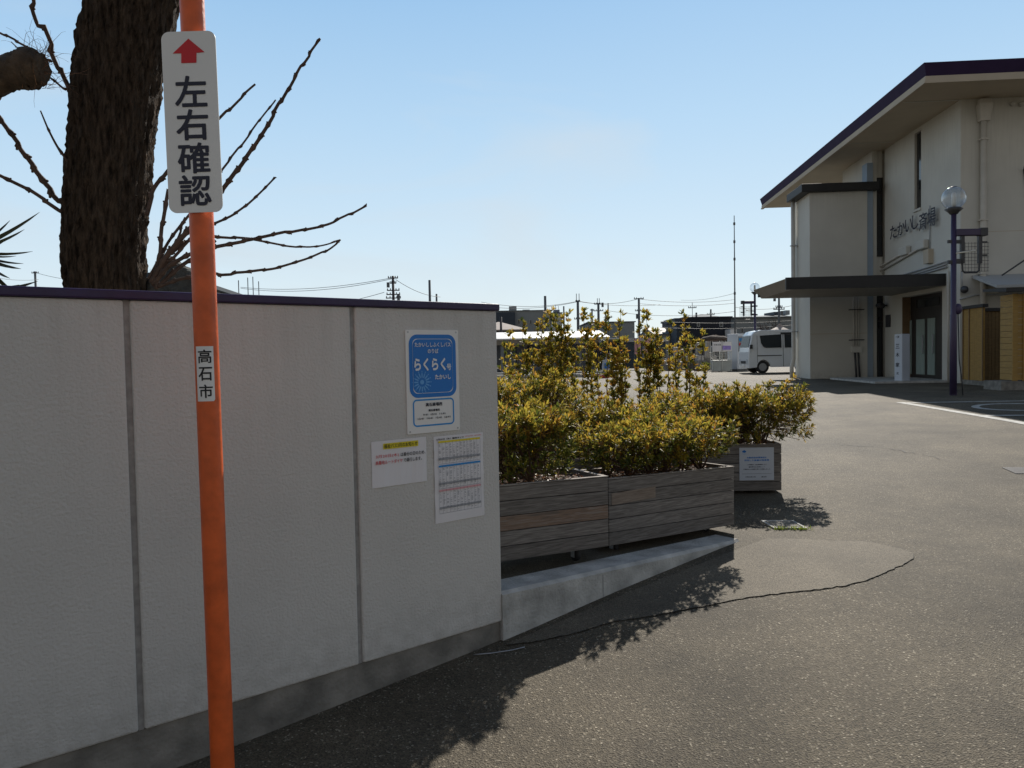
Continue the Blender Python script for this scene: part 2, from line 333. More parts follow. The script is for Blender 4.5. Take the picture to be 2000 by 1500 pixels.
def obj(name, mb, mat, parent=None, smooth=False, bevel=0.0, world=False, label=None, loc=None):
    me = bpy.data.meshes.new(name)
    v = mb.v
    base = Matrix.Identity(4)
    if parent is not None: base = WM[parent.name]
    elif loc is not None: base = Matrix.Translation(Vector(loc))
    if (world or parent is None) and base != Matrix.Identity(4):
        inv = np.array(base.inverted()); a = np.array(v, dtype=float); a = a @ inv[:3, :3].T + inv[:3, 3]; v = a.tolist()
    me.from_pydata(v, [], mb.f)
    mats = mat if isinstance(mat, (list, tuple)) else [mat]
    for m in mats: me.materials.append(MT[m])
    if len(mats) > 1: me.polygons.foreach_set('material_index', mb.mi)
    if smooth: me.polygons.foreach_set('use_smooth', [True] * len(me.polygons))
    me.validate(); me.update()
    o = bpy.data.objects.new(name, me); COL.objects.link(o)
    if parent is not None: o.parent = parent
    elif loc is not None: o.location = loc
    WM[o.name] = base
    if bevel > 0:
        b = o.modifiers.new('bevel', 'BEVEL'); b.width = bevel; b.segments = 2; b.limit_method = 'ANGLE'; b.angle_limit = R(40)
    if smooth:
        pass
    if label: o['label'] = label
    return o
def struct(name, mb, mat, smooth=False, kind='structure', label=None, cat=None):
    o = obj(name, mb, mat, None, smooth); return tag(o, label or name.replace('_', ' '), cat, None, kind)
def copy_tree(o, parent=None, loc=None, rotz=None, label=None):
    c = o.copy(); COL.objects.link(c)
    if parent is not None: c.parent = parent
    if loc is not None: c.location = loc
    if rotz is not None: c.rotation_euler = (0, 0, rotz)
    if label: c['label'] = label
    for ch in [x for x in COL.objects if x.parent == o]: copy_tree(ch, c)
    return c
_tc = {}
def text_geo(s, bold=0.0):
    k = (s, bold)
    if k in _tc: return _tc[k]
    cu = bpy.data.curves.new('t', 'FONT'); cu.body = s; cu.offset = bold; cu.resolution_u = 3
    o = bpy.data.objects.new('t', cu); COL.objects.link(o)
    dg = bpy.context.evaluated_depsgraph_get()
    me = bpy.data.meshes.new_from_object(o.evaluated_get(dg))
    v = np.array([x.co[:2] for x in me.vertices]) if len(me.vertices) else np.zeros((0, 2)); f = [tuple(p.vertices) for p in me.polygons]
    COL.objects.unlink(o); bpy.data.objects.remove(o); bpy.data.curves.remove(cu); bpy.data.meshes.remove(me)
    _tc[k] = (v, f); return v, f
def put_text(mb, s, fn, cx, cy, h, w=None, bold=0.0, align='c', cuts=0):
    """flat writing: glyph box scaled to height h (and width w), centred at plane point (cx, cy); fn maps plane -> space.
    Heavier strokes come from a few slightly shifted sheets, each a hair in front of the last."""
    v, f = text_geo(s, 0.0)
    if len(v) == 0: return
    if cuts:                                     # finer mesh so that the glyph can follow a curved surface
        bm = bmesh.new(); vs = [bm.verts.new((*p, 0)) for p in v]
        for q in f:
            try: bm.faces.new([vs[i] for i in q])
            except ValueError: pass
        bmesh.ops.triangulate(bm, faces=bm.faces[:]); bmesh.ops.subdivide_edges(bm, edges=bm.edges[:], cuts=cuts, use_grid_fill=True); bmesh.ops.triangulate(bm, faces=bm.faces[:])
        bm.verts.index_update(); v = np.array([x.co[:2] for x in bm.verts]); f = [tuple(x.index for x in q.verts) for q in bm.faces]; bm.free()
    lo = v.min(0); hi = v.max(0); sy = h / max(hi[1] - lo[1], 1e-6); sx = (w / max(hi[0] - lo[0], 1e-6)) if w else sy
    ox = (lo[0] + hi[0]) / 2 if align == 'c' else lo[0]
    o = Vector(fn(cx, cy)); nn = (Vector(fn(cx + 1e-3, cy)) - o).cross(Vector(fn(cx, cy + 1e-3)) - o).normalized()
    sh = [(0, 0)] if bold <= 0 else [(bold * math.cos(t), bold * math.sin(t)) for t in np.linspace(0, 2 * math.pi, 9)[:-1]]
    for n_, (dx, dy) in enumerate(sh):
        b = len(mb.v)
        for p in v: mb.pt(Vector(fn(cx + (p[0] + dx - ox) * sx, cy + (p[1] + dy - (lo[1] + hi[1]) / 2) * sy)) + nn * .00008 * n_)
        for q in f: mb.face([b + i for i in q])
def plane_fn(o, r, u, off=Vector((0, 0, 0))):
    o = Vector(o); r = Vector(r); u = Vector(u); off = Vector(off)
    return lambda x, y: o + r * x + u * y + off
def rrect(x0, x1, y0, y1, r, n=6):
    pts = []
    for cx, cy, a in ((x1 - r, y1 - r, 0), (x0 + r, y1 - r, 90), (x0 + r, y0 + r, 180), (x1 - r, y0 + r, 270)):
        for k in range(n + 1): t = R(a + 90 * k / n); pts.append((cx + r * math.cos(t), cy + r * math.sin(t)))
    return pts
def plate(mb, pts2, fn, fn_back):
    mb.hexa([fn_back(x, y) for x, y in pts2], [fn(x, y) for x, y in pts2])
def ring2(mb, x0, x1, y0, y1, r, wd, fn):
    a = rrect(x0, x1, y0, y1, r); b = rrect(x0 + wd, x1 - wd, y0 + wd, y1 - wd, max(r - wd, .001)); n = len(a)
    ia = [mb.pt(fn(*p)) for p in a]; ib = [mb.pt(fn(*p)) for p in b]
    for i in range(n): j = (i + 1) % n; mb.face([ia[i], ia[j], ib[j], ib[i]])
def rect2(mb, x0, x1, y0, y1, fn): mb.quad(fn(x0, y0), fn(x1, y0), fn(x1, y1), fn(x0, y1))

# ------------------------------------------------------------------ ground
mb = MB(); dn = Vector((-GD[1], GD[0], 0)); dd = Vector((GD[0], GD[1], 0))
ts = [-900, -300, -60, -20, -10] + list(np.arange(-8, 18, .12)) + [20, 30, 60, 200, 800, 2500]
for a, b in zip(ts[:-1], ts[1:]):
    za = float(np.interp(a, _tt, _zz)); zb = float(np.interp(b, _tt, _zz))
    ns = [-1500, -100, -12, 12, 100, 2500] if a >= -10 and b <= 20 else [-1500, 2500]
    for n0, n1 in zip(ns[:-1], ns[1:]):
        mb.quad(dd * a + dn * n0 + Vector((0, 0, za)), dd * b + dn * n0 + Vector((0, 0, zb)), dd * b + dn * n1 + Vector((0, 0, zb)), dd * a + dn * n1 + Vector((0, 0, za)))
struct('asphalt_ground', mb, 'asphalt', smooth=True, label='grey coarse asphalt ground rising from the road to the parking lot')
# wall line and kerb line
WA = Vector((-.073, 3.98, 0)); WB = Vector((-1.717, 2.60, 0)); wd = (WA - WB).normalized(); wn = Vector((-wd.y, wd.x, 0))
KA = Vector((-.073, 3.97, 0)); KT = Vector((1.545, 5.335, 0)); kd = (KT - KA).normalized(); kn = Vector((-kd.y, kd.x, 0))
# raised planting pad behind wall and kerb
mb = MB()
def padz(x): return .32 - .05 * (min(max(x, -.07), 1.62) + .07)
ring = [KT + kn * .1, KA + kn * .1, Vector((-.2, 9.4, 0)), Vector((1.2, 7.6, 0)), Vector((1.6, 6.2, 0))]
mb.poly([(p.x, p.y, padz(p.x)) for p in (ring[0], ring[4], ring[3], ring[2], ring[1])][::1])
ring = [KA + kn * .1, WA + wn * .08, WA - wd * 9 + wn * .08, Vector((-14, 8, 0)), Vector((-8, 16, 0)), Vector((-.2, 9.4, 0))]
mb.poly([(p.x, p.y, .32) for p in ring][::-1])
struct('planting_pad', mb, 'asphalt_patch', label='raised level asphalt pad behind the low kerb')
# smoother asphalt patch beside the kerb
seam = [(985, 1262), (1060, 1252), (1130, 1236), (1200, 1215), (1280, 1203), (1350, 1190), (1420, 1176), (1480, 1165), (1550, 1157), (1600, 1152), (1650, 1145), (1690, 1135), (1725, 1121), (1755, 1108), (1785, 1092), (1783, 1080), (1760, 1072), (1730, 1066), (1690, 1058), (1620, 1056), (1560, 1053), (1500, 1052)]
def dense(pts, k=6):
    out = []
    for a, b in zip(pts[:-1], pts[1:]):
        for i in range(k): t = i / k; out.append((a[0] + (b[0] - a[0]) * t, a[1] + (b[1] - a[1]) * t))
    return out + [pts[-1]]
ds = dense(seam); sp = [G(x, y) for x, y in ds]
sp = [p + Vector((rng.normal(0, .004), rng.normal(0, .004), 0)) for p in sp]
mb = MB(); K = 14; rows = []; qc = G(1440, 1074)
for i, p in enumerate(sp):
    row = []
    for k in range(K):
        s_ = k / K; x = p.x + (qc.x - p.x) * s_; y = p.y + (qc.y - p.y) * s_; row.append(mb.pt((x, y, gz(x, y) + .005)))
    rows.append(row)
ci = mb.pt((qc.x, qc.y, gz(qc.x, qc.y) + .005))
for a, b in zip(rows[:-1], rows[1:]):
    for k in range(K - 1): mb.face([a[k], b[k], b[k + 1], a[k + 1]])
    mb.face([a[K - 1], b[K - 1], ci])
struct('asphalt_patch', mb, 'asphalt_patch', smooth=True, label='smoother pale asphalt patch in front of the low kerb')
def ribbon(pts, wdt, dz=.009, jit=.0, gaps=0.0):
    mb = MB(); L = []; ww = wdt; alive = True; A_ = []
    for i, p in enumerate(pts):
        t = (pts[min(i + 1, len(pts) - 1)] - pts[max(i - 1, 0)]); t.z = 0; t.normalize(); n = Vector((-t.y, t.x, 0))
        ww = (ww * .5 + wdt * rng.uniform(max(.05, 1 - 1.6 * jit), 1 + 1.3 * jit) * .5) if jit else wdt
        if rng.random() < (.45 if not alive else gaps): alive = not alive
        row = []
        for s_ in (-1, 1):
            q = p + n * (ww * s_ / 2 + (rng.normal(0, wdt * .3) if jit > .5 else 0)); row.append(mb.pt((q.x, q.y, gz(q.x, q.y) + dz)))
        L.append(row); A_.append(alive)
    for a, b, k in zip(L[:-1], L[1:], A_):
        if k: mb.face([a[0], a[1], b[1], b[0]])
    return mb
struct('asphalt_seam', ribbon([sp[k].lerp(sp[k + 1], q / 4) for k in range(len(sp) - 1) for q in range(4)], .0036, .007, .95, .16), 'crack', label='thin dark crack outlining the asphalt patch')
ck = [G(x + rng.normal(0, 2), y + rng.normal(0, 1)) for x, y in dense([(1560, 860), (1640, 868), (1720, 874), (1790, 885), (1850, 900)], 8)]
struct('asphalt_crack', ribbon(ck, .013, .006, .6, .12), 'crack', label='faint wandering crack in the lot asphalt')
# parking bay paint
for nm, a, b, wdt, lb in (('bay_line', (1757, 786), (2080, 842), .15, 'long slanting white bay line at the right'),
                          ('bay_line', (1772, 787), (2080, 782), .12, 'upper white bay line in the shade'),
                          ('bay_line', (1922, 812), (2080, 811), .12, 'lower white bay line crossing the slanting one')):
    A = G(*a); B = G(*b); pts = [A + (B - A) * (i / 40) for i in range(41)]
    struct(nm, ribbon(pts, wdt, .005, .05), 'paint_line', label=lb)
c0 = G(1990, 795); pts = [Vector((c0.x + .62 * math.cos(t), c0.y + .62 * math.sin(t), 0)) for t in np.linspace(R(40), R(330), 40)]
struct('bay_symbol', ribbon(pts, .12, .005, .05), 'paint_line', label='white painted wheelchair ring in the parking bay')

# ------------------------------------------------------------------ boundary wall, kerb
wr = math.atan2(wd.y, wd.x)
wall = thing('boundary_wall', 'pale stuccoed boundary wall with purple coping at the left', 'wall', WB, wr)
L1 = (WA - WB).length; X0 = -4.5; ZB, ZT, ZC = .193, 1.812, 1.848
def WP(x, y):
    d = ray(x, y); s_ = (WB - E0).dot(wn) / d.dot(wn); p = E0 + d * s_; return ((p - WB).dot(wd), p.z)
j1 = WP(262, 1000)[0]; j2 = WP(697, 950)[0]; jw = .011
mb = MB()
for a, b in ((X0, j1 - jw), (j1 + jw, j2 - jw), (j2 + jw, L1)):
    mb.box(a, b, 0, .14, ZB, ZT)
obj('plaster_panel', mb, 'stucco', wall, bevel=.008)
mb = MB()
for j in (j1, j2): mb.box(j - jw, j + jw, .010, .12, ZB, ZT)
obj('joint', mb, 'joint', wall)
mb = MB(); mb.box(X0, L1 + .012, -.014, .155, ZT + .001, ZC); obj('coping', mb, 'purple', wall, bevel=.006)
mb = MB(); mb.box(X0, L1 - .006, .012, .13, -.4, ZB - .002); obj('footing', mb, 'concrete', wall, bevel=.004)
kerb = thing('low_kerb', 'low pale concrete kerb running out from the wall end', 'kerb', KA, math.atan2(kd.y, kd.x))
mb = MB(); KL = (KT - KA).length
prof = [(0, -.3), (0, -.017), (.018, 0), (.20, 0), (.20, -.3)]
n = 30; rows = []
for i in range(n + 1):
    x = .004 + (KL + .04) * i / n; kz = .349 - (.349 - .262) * min(1, max(0, x / KL)); rows.append([mb.pt((x, y, kz + z)) for y, z in prof])
for a, b in zip(rows[:-1], rows[1:]):
    for k in range(4): mb.face([a[k], a[k + 1], b[k + 1], b[k]])
mb.face(rows[-1]); mb.face(rows[0][::-1]); obj('kerb_block', mb, 'kerb_concrete', kerb)
mb = MB(); mb.box(KL * .36, KL * .36 + .006, -.0015, .05, -.1, .29); obj('joint', mb, 'joint', kerb)
cable = MB(); cable.tube([G(x, y) + Vector((0, 0, .006)) for x, y in dense([(925, 1281), (960, 1278), (1000, 1272), (1025, 1266)], 3)], .003, 6)
tag(obj('thin_cable', cable, 'zinc', None, True, loc=G(925, 1281)), 'thin pale cable lying on the ground at the foot of the wall', 'cable')

# ------------------------------------------------------------------ orange sign post
PD = 2.55
p0 = P(372, -60, PD); p1 = P(393, 415, PD); p2 = P(435, 1500, PD); dirp = (p2 - p1).normalized(); pb = p2 + dirp * ((p2.z - gz(p2.x, p2.y)) / -dirp.z)
post = thing('sign_post', 'orange street pole carrying a tall white board in front of the wall', 'sign post', pb)
ptop = p0 + (p0 - p1).normalized() * .75
mb = MB(); pp = [pb - Vector((0, 0, .05)), p2, P(414, 960, PD), p1, p0, ptop]; mb.tube(pp, .0382, 40); mb.sphere(ptop, .0385, 20, 8, (1, 1, .4)); obj('pole', mb, 'orange', post, True, world=True)
TL, TR, BL, BR = P(314, 61, 2.505), P(420, 61, 2.505), P(330, 415, 2.505), P(436, 415, 2.505)
so_ = (TL + TR + BL + BR) / 4; su = ((TL + TR) - (BL + BR)).normalized(); sr = ((TR + BR) - (TL + BL)); sr = (sr - su * sr.dot(su)).normalized()
sn = sr.cross(su); hw = (TR - TL).length / 2; hh = (TL - BL).length / 2
fn = plane_fn(so_, sr, su); fb = plane_fn(so_ - sn * .003, sr, su); ft = plane_fn(so_ + sn * .0012, sr, su)
mb = MB(); plate(mb, rrect(-hw, hw, -hh, hh, .026, 8), fn, fb); board = obj('sign_board', mb, 'signwhite', post, world=True)
k = 2 * hh / 353.0                                # metres per photo pixel on the board
def sp_(x, y): return ((x - 375) * k, (238 - y) * k)
mb = MB(); a = [(368, 76), (400, 103), (384, 104), (384, 123), (354, 123), (354, 104), (337, 104)]
mb.poly([ft((x - 4 - 367 + -(y - 238) * -.0 ) * k + (-.001), (238 - y) * k) for x, y in [(x + 3 - (y - 100) * .047 + 0, y) for x, y in a]][::-1]); obj('arrow', mb, 'red', board, world=True)
mb = MB()
for ch, cy in (('左', 178), ('右', 243), ('確', 308), ('認', 371)): put_text(mb, ch, ft, .0008, (238 - cy) * k, 58 * k, 61 * k, bold=.021)
obj('lettering', mb, 'navy', board, world=True)
for yy in (110, 360):
    z = (238 - yy) * k; q = so_ - sn * .004 + su * z
    mb = MB(Matrix.Translation(q) @ Matrix((sr, su, sn)).transposed().to_4x4()); mb.box(-.05, .05, -.012, .012, -.006, .0); obj('bracket', mb, 'zinc', post, world=True)
# sticker wrapped on the pole
def cylfn(rad):
    c = P(393, 415, PD).lerp(P(414, 960, PD), .5743); ax = (P(393, 415, PD) - P(414, 960, PD)).normalized(); f0 = (E0 - c); f0 = (f0 - ax * f0.dot(ax)).normalized(); rr = ax.cross(f0)
    def g(x, y): t = x / .0382; return c + ax * y + (rr * math.sin(t) + f0 * math.cos(t)) * rad
    return g
cf, ct = cylfn(.0389), cylfn(.0395)
mb = MB(); sx0, sx1, sh = -.0368, .0215, .090; n = 14; ra = []; rb = []
for i in range(n + 1):
    x = sx0 + (sx1 - sx0) * i / n; cut = .006 if i == n else 0
    ra.append(mb.pt(cf(x, -sh + cut))); rb.append(mb.pt(cf(x, sh)))
for i in range(n): mb.face([ra[i], ra[i + 1], rb[i + 1], rb[i]])
stk = obj('sticker', mb, 'signwhite', post, True, world=True)
mb = MB()
for ch, cy in (('高', .057), ('石', 0), ('市', -.057)): put_text(mb, ch, ct, -.007, cy, .043, .042, bold=.016, cuts=4)
obj('lettering', mb, 'black', stk, world=True)

# ------------------------------------------------------------------ bus stop board and papers on the wall
def wfn(off): 
    return lambda x, z: WB + wd * x + Vector((0, 0, z)) - wn * off
def wq(x0, y0, x1, y1, x2, y2, x3, y3):
    q = [WP(*a) for a in ((x0, y0), (x1, y1), (x2, y2), (x3, y3))]
    return (q[0][0] + q[3][0]) / 2, (q[1][0] + q[2][0]) / 2, (q[2][1] + q[3][1]) / 2, (q[0][1] + q[1][1]) / 2
x0, x1, z0, z1 = wq(789, 643, 893, 646, 897, 838, 796, 850)
bw, bh = x1 - x0, z1 - z0; cx = (x0 + x1) / 2
bus = thing('bus_stop_board', 'blue and white bus stop board screwed to the stuccoed wall', 'sign', WB + wd * cx + Vector((0, 0, z0)))
mb = MB(); plate(mb, rrect(x0, x1, z0, z1, .006, 3), wfn(.006), wfn(.001)); brd = obj('board', mb, 'signwhite', bus, world=True)
def bx(u): return x0 + bw * u
def bz(v): return z1 - bh * v
f1, f2, f3 = wfn(.0068), wfn(.0076), wfn(.0084)
mb = MB(); ring2(mb, bx(.055), bx(.945), bz(.655), bz(.045), .045, .020, f1); obj('border', mb, 'blue', bus, world=True)
mb = MB(); mb.poly([f1(x, z) for x, z in rrect(bx(.125), bx(.875), bz(.61), bz(.09), .03)]); pan = obj('panel', mb, 'blue', bus, world=True)
mb = MB(); ring2(mb, bx(.105), bx(.89), bz(.935), bz(.67), .022, .0075, f1); obj('border', mb, 'skyblue', bus, world=True)
mb = MB()
put_text(mb, 'たかいししふくしバス', f3, bx(.50), bz(.143), bh * .043, bw * .68, .02); put_text(mb, 'のりば', f3, bx(.50), bz(.205), bh * .043, bw * .2, .02)
put_text(mb, 'らくらく', f3, bx(.44), bz(.335), bh * .115, bw * .58, .04); put_text(mb, '号', f3, bx(.80), bz(.365), bh * .06, bw * .085, .02)
put_text(mb, 'たかいし', f3, bx(.68), bz(.46), bh * .045, bw * .30, .03); obj('lettering', mb, 'white', pan, world=True)
mb = MB(); fx, fz = bx(.285), bz(.505)
for i in range(16):
    a = 2 * math.pi * i / 16
    for r0, r1, ww in ((.022, .044, .0032), (.047, .054, .0022)):
        ca, sa = math.cos(a), math.sin(a)
        mb.quad(f2(fx + ca * r0 - sa * ww, fz + sa * r0 + ca * ww), f2(fx + ca * r0 + sa * ww, fz + sa * r0 - ca * ww), f2(fx + ca * r1 + sa * ww, fz + sa * r1 - ca * ww), f2(fx + ca * r1 - sa * ww, fz + sa * r1 + ca * ww))
mb.poly([f2(fx + .011 * math.cos(t), fz + .011 * math.sin(t)) for t in np.linspace(0, 2 * math.pi, 16)[:-1]]); obj('firework_print', mb, 'lightblue', pan, world=True)
mb = MB()
put_text(mb, '高石斎場西', f2, bx(.50), bz(.725), bh * .034, bw * .31, .03); put_text(mb, '高石斎場西', f2, bx(.50), bz(.782), bh * .022, bw * .21, .03)
put_text(mb, '9:41  10:41  11:41', f2, bx(.50), bz(.822), bh * .018, bw * .42, .01); put_text(mb, '13:41  14:41  15:41  16:41', f2, bx(.50), bz(.858), bh * .018, bw * .62, .01)
obj('lettering', mb, 'navy', bus, world=True)
for u, v in ((.045, .022), (.955, .022), (.045, .978), (.955, .978)):
    mb = MB(); mb.poly([f1(bx(u) + .005 * math.cos(t), bz(v) + .005 * math.sin(t)) for t in np.linspace(0, 2 * math.pi, 12)[:-1]]); obj('screw', mb, 'screw', bus, world=True)
x0, x1, z0, z1 = wq(724, 863, 832, 853, 833, 940, 727, 953); bw, bh = x1 - x0, z1 - z0
noti = thing('paper_notice', 'wide white paper notice with a yellow marked heading, on the wall', 'notice', WB + wd * ((x0 + x1) / 2) + Vector((0, 0, z0)))
mb = MB(); n = 10
r1_ = [mb.pt(wfn(.002 + .004 * math.sin(i * .9) ** 2)(bx(i / n), z0)) for i in range(n + 1)]; r2_ = [mb.pt(wfn(.0025 + .0015 * math.sin(i * .7) ** 2)(bx(i / n), z1)) for i in range(n + 1)]
for i in range(n): mb.face([r1_[i], r1_[i + 1], r2_[i + 1], r2_[i]])
obj('sheet', mb, 'paper', noti, world=True)
f1, f2 = wfn(.0068), wfn(.0074)
mb = MB(); rect2(mb, bx(.20), bx(.84), bz(.185), bz(.06), f1); obj('highlight', mb, 'yellow', noti, world=True)
mb = MB(); put_text(mb, '福祉バス3月のお知らせ', f2, bx(.52), bz(.122), bh * .095, bw * .61, .008)
obj('heading', mb, 'black', noti, world=True); mb = MB(); put_text(mb, 'は春分の日のため、', f2, bx(.74), bz(.335), bh * .085, bw * .46, .008); put_text(mb, 'で運行します。', f2, bx(.73), bz(.465), bh * .085, bw * .34, .008); obj('lettering', mb, 'black', noti, world=True)
mb = MB(); put_text(mb, '3月20日(木)', f2, bx(.27), bz(.335), bh * .085, bw * .41, 0); put_text(mb, '高墓地ルートダイヤ', f2, bx(.30), bz(.465), bh * .085, bw * .48, .004); obj('lettering', mb, 'red', noti, world=True)
x0, x1, z0, z1 = wq(846, 852, 941, 845, 946, 1008, 850, 1021); bw, bh = x1 - x0, z1 - z0
tt = thing('paper_timetable', 'tall white timetable sheet of three tables, below the bus board', 'timetable', WB + wd * ((x0 + x1) / 2) + Vector((0, 0, z0)))
mb = MB(); n = 12
r1_ = [mb.pt(wfn(.002 + .003 * math.sin(i * .8) ** 2)(z_ := (x0 if True else 0), z0 + bh * i / n)) for i in range(n + 1)]; r2_ = [mb.pt(wfn(.002 + .004 * math.sin(1 + i * .6) ** 2)(x1, z0 + bh * i / n)) for i in range(n + 1)]
for i in range(n): mb.face([r1_[i], r2_[i], r2_[i + 1], r1_[i + 1]])
obj('sheet', mb, 'paper', tt, world=True)
f1, f2, f3 = wfn(.0068), wfn(.0074), wfn(.008)
mb = MB(); put_text(mb, '3月20日（木）臨時ダイヤ', f2, bx(.32), bz(.035), bh * .022, bw * .55, .02); obj('lettering', mb, 'black', tt, world=True)
mb = MB(); put_text(mb, '※赤字は通過、臨時停留所', f2, bx(.79), bz(.028), bh * .012, bw * .34, 0); obj('lettering', mb, 'red', tt, world=True)
for hd, v0, v1, gr in (('yellow', .055, .30, .25), ('skyblue', .335, .585, .535), ('pink', .615, .87, .815)):
    m_ = MB(); rect2(m_, bx(.08), bx(.93), bz(v0 + .022), bz(v0), f1); obj('header_bar', m_, hd, tt, world=True)
    m_ = MB(); rect2(m_, bx(.08), bx(.93), bz(gr + .026), bz(gr), f1); obj('grey_band', m_, 'greyprint', tt, world=True)
    m_ = MB()
    for i in range(13):
        u = .08 + .85 * i / 12; rect2(m_, bx(u) - .0005, bx(u) + .0005, bz(v1 + .02), bz(v0), f2)
    rect2(m_, bx(.08), bx(.93), bz(v1 + .02) - .0006, bz(v1 + .02) + .0006, f2)
    for i in range(26):
        v = v0 + .03 + (v1 - v0 - .03) * i / 26
        for j in range(12):
            if rng.random() < .55:
                u = .09 + .85 * j / 12; rect2(m_, bx(u), bx(u + .035 * rng.uniform(.5, 1)), bz(v + .004), bz(v + .0005), f3)
    obj('table_print', m_, 'line', tt, world=True)

# ------------------------------------------------------------------ foliage makers
def leaves(tips, dirs, lens, wids, fold=.25, droop=.0):
    """arrays (n,3),(n,3),(n),(n) -> verts, faces of narrow folded leaves"""
    n = len(tips); d = dirs / np.linalg.norm(dirs, axis=1, keepdims=True)
    up = np.tile([0, 0, 1.0], (n, 1)) + rng.normal(0, .35, (n, 3)); s = np.cross(d, up); s /= np.linalg.norm(s, axis=1, keepdims=True) + 1e-9
    u = np.cross(s, d); L = lens[:, None]; Wd = wids[:, None] / 2
    b = tips; t = tips + d * L - np.array([0, 0, 1]) * droop * L
    v = np.empty((n, 6, 3)); v[:, 0] = b; v[:, 3] = t
    v[:, 1] = b + d * L * .34 + s * Wd * .85 + u * Wd * fold; v[:, 2] = b + d * L * .66 + s * Wd * .8 + u * Wd * fold - np.array([0, 0, 1]) * droop * L * .4
    v[:, 5] = b + d * L * .34 - s * Wd * .85 + u * Wd * fold; v[:, 4] = b + d * L * .66 - s * Wd * .8 + u * Wd * fold - np.array([0, 0, 1]) * droop * L * .4
    i = np.arange(n)[:, None] * 6
    f = np.concatenate([i + [0, 1, 2, 3], i + [0, 3, 4, 5]], axis=0)
    return v.reshape(-1, 3), f, np.concatenate([np.arange(n), np.arange(n)])
def fast_mesh(name, v, f, mats, mi, parent):
    base = np.array(WM[parent.name].inverted()); v = v @ base[:3, :3].T + base[:3, 3]
    me = bpy.data.meshes.new(name); nf = len(f); k = f.shape[1]
    me.vertices.add(len(v)); me.vertices.foreach_set('co', v.astype(np.float32).ravel())
    me.loops.add(nf * k); me.loops.foreach_set('vertex_index', f.astype(np.int32).ravel())
    me.polygons.add(nf); me.polygons.foreach_set('loop_start', np.arange(0, nf * k, k, dtype=np.int32)); me.polygons.foreach_set('loop_total', np.full(nf, k, dtype=np.int32))
    for m in mats: me.materials.append(MT[m])
    me.polygons.foreach_set('material_index', mi.astype(np.int32)); me.update(calc_edges=True); me.validate()
    o = bpy.data.objects.new(name, me); COL.objects.link(o); o.parent = parent; WM[o.name] = WM[parent.name]; return o
def rosette(c, axis, n, L, Wd, spread):
    a = np.array(axis, float); a /= np.linalg.norm(a); h = np.cross(a, [.3, .8, .1]); h /= np.linalg.norm(h); k = np.cross(a, h)
    ph = rng.uniform(0, 6.28) + np.arange(n) * 2.4; el = rng.normal(spread, .22, n)
    d = a[None] * np.cos(el)[:, None] + (h[None] * np.cos(ph)[:, None] + k[None] * np.sin(ph)[:, None]) * np.sin(el)[:, None]
    return np.tile(c, (n, 1)) + rng.normal(0, .002, (n, 3)) - a * np.linspace(0, .012, n)[:, None], d, L * rng.uniform(.65, 1.2, n), Wd * rng.uniform(.75, 1.2, n)
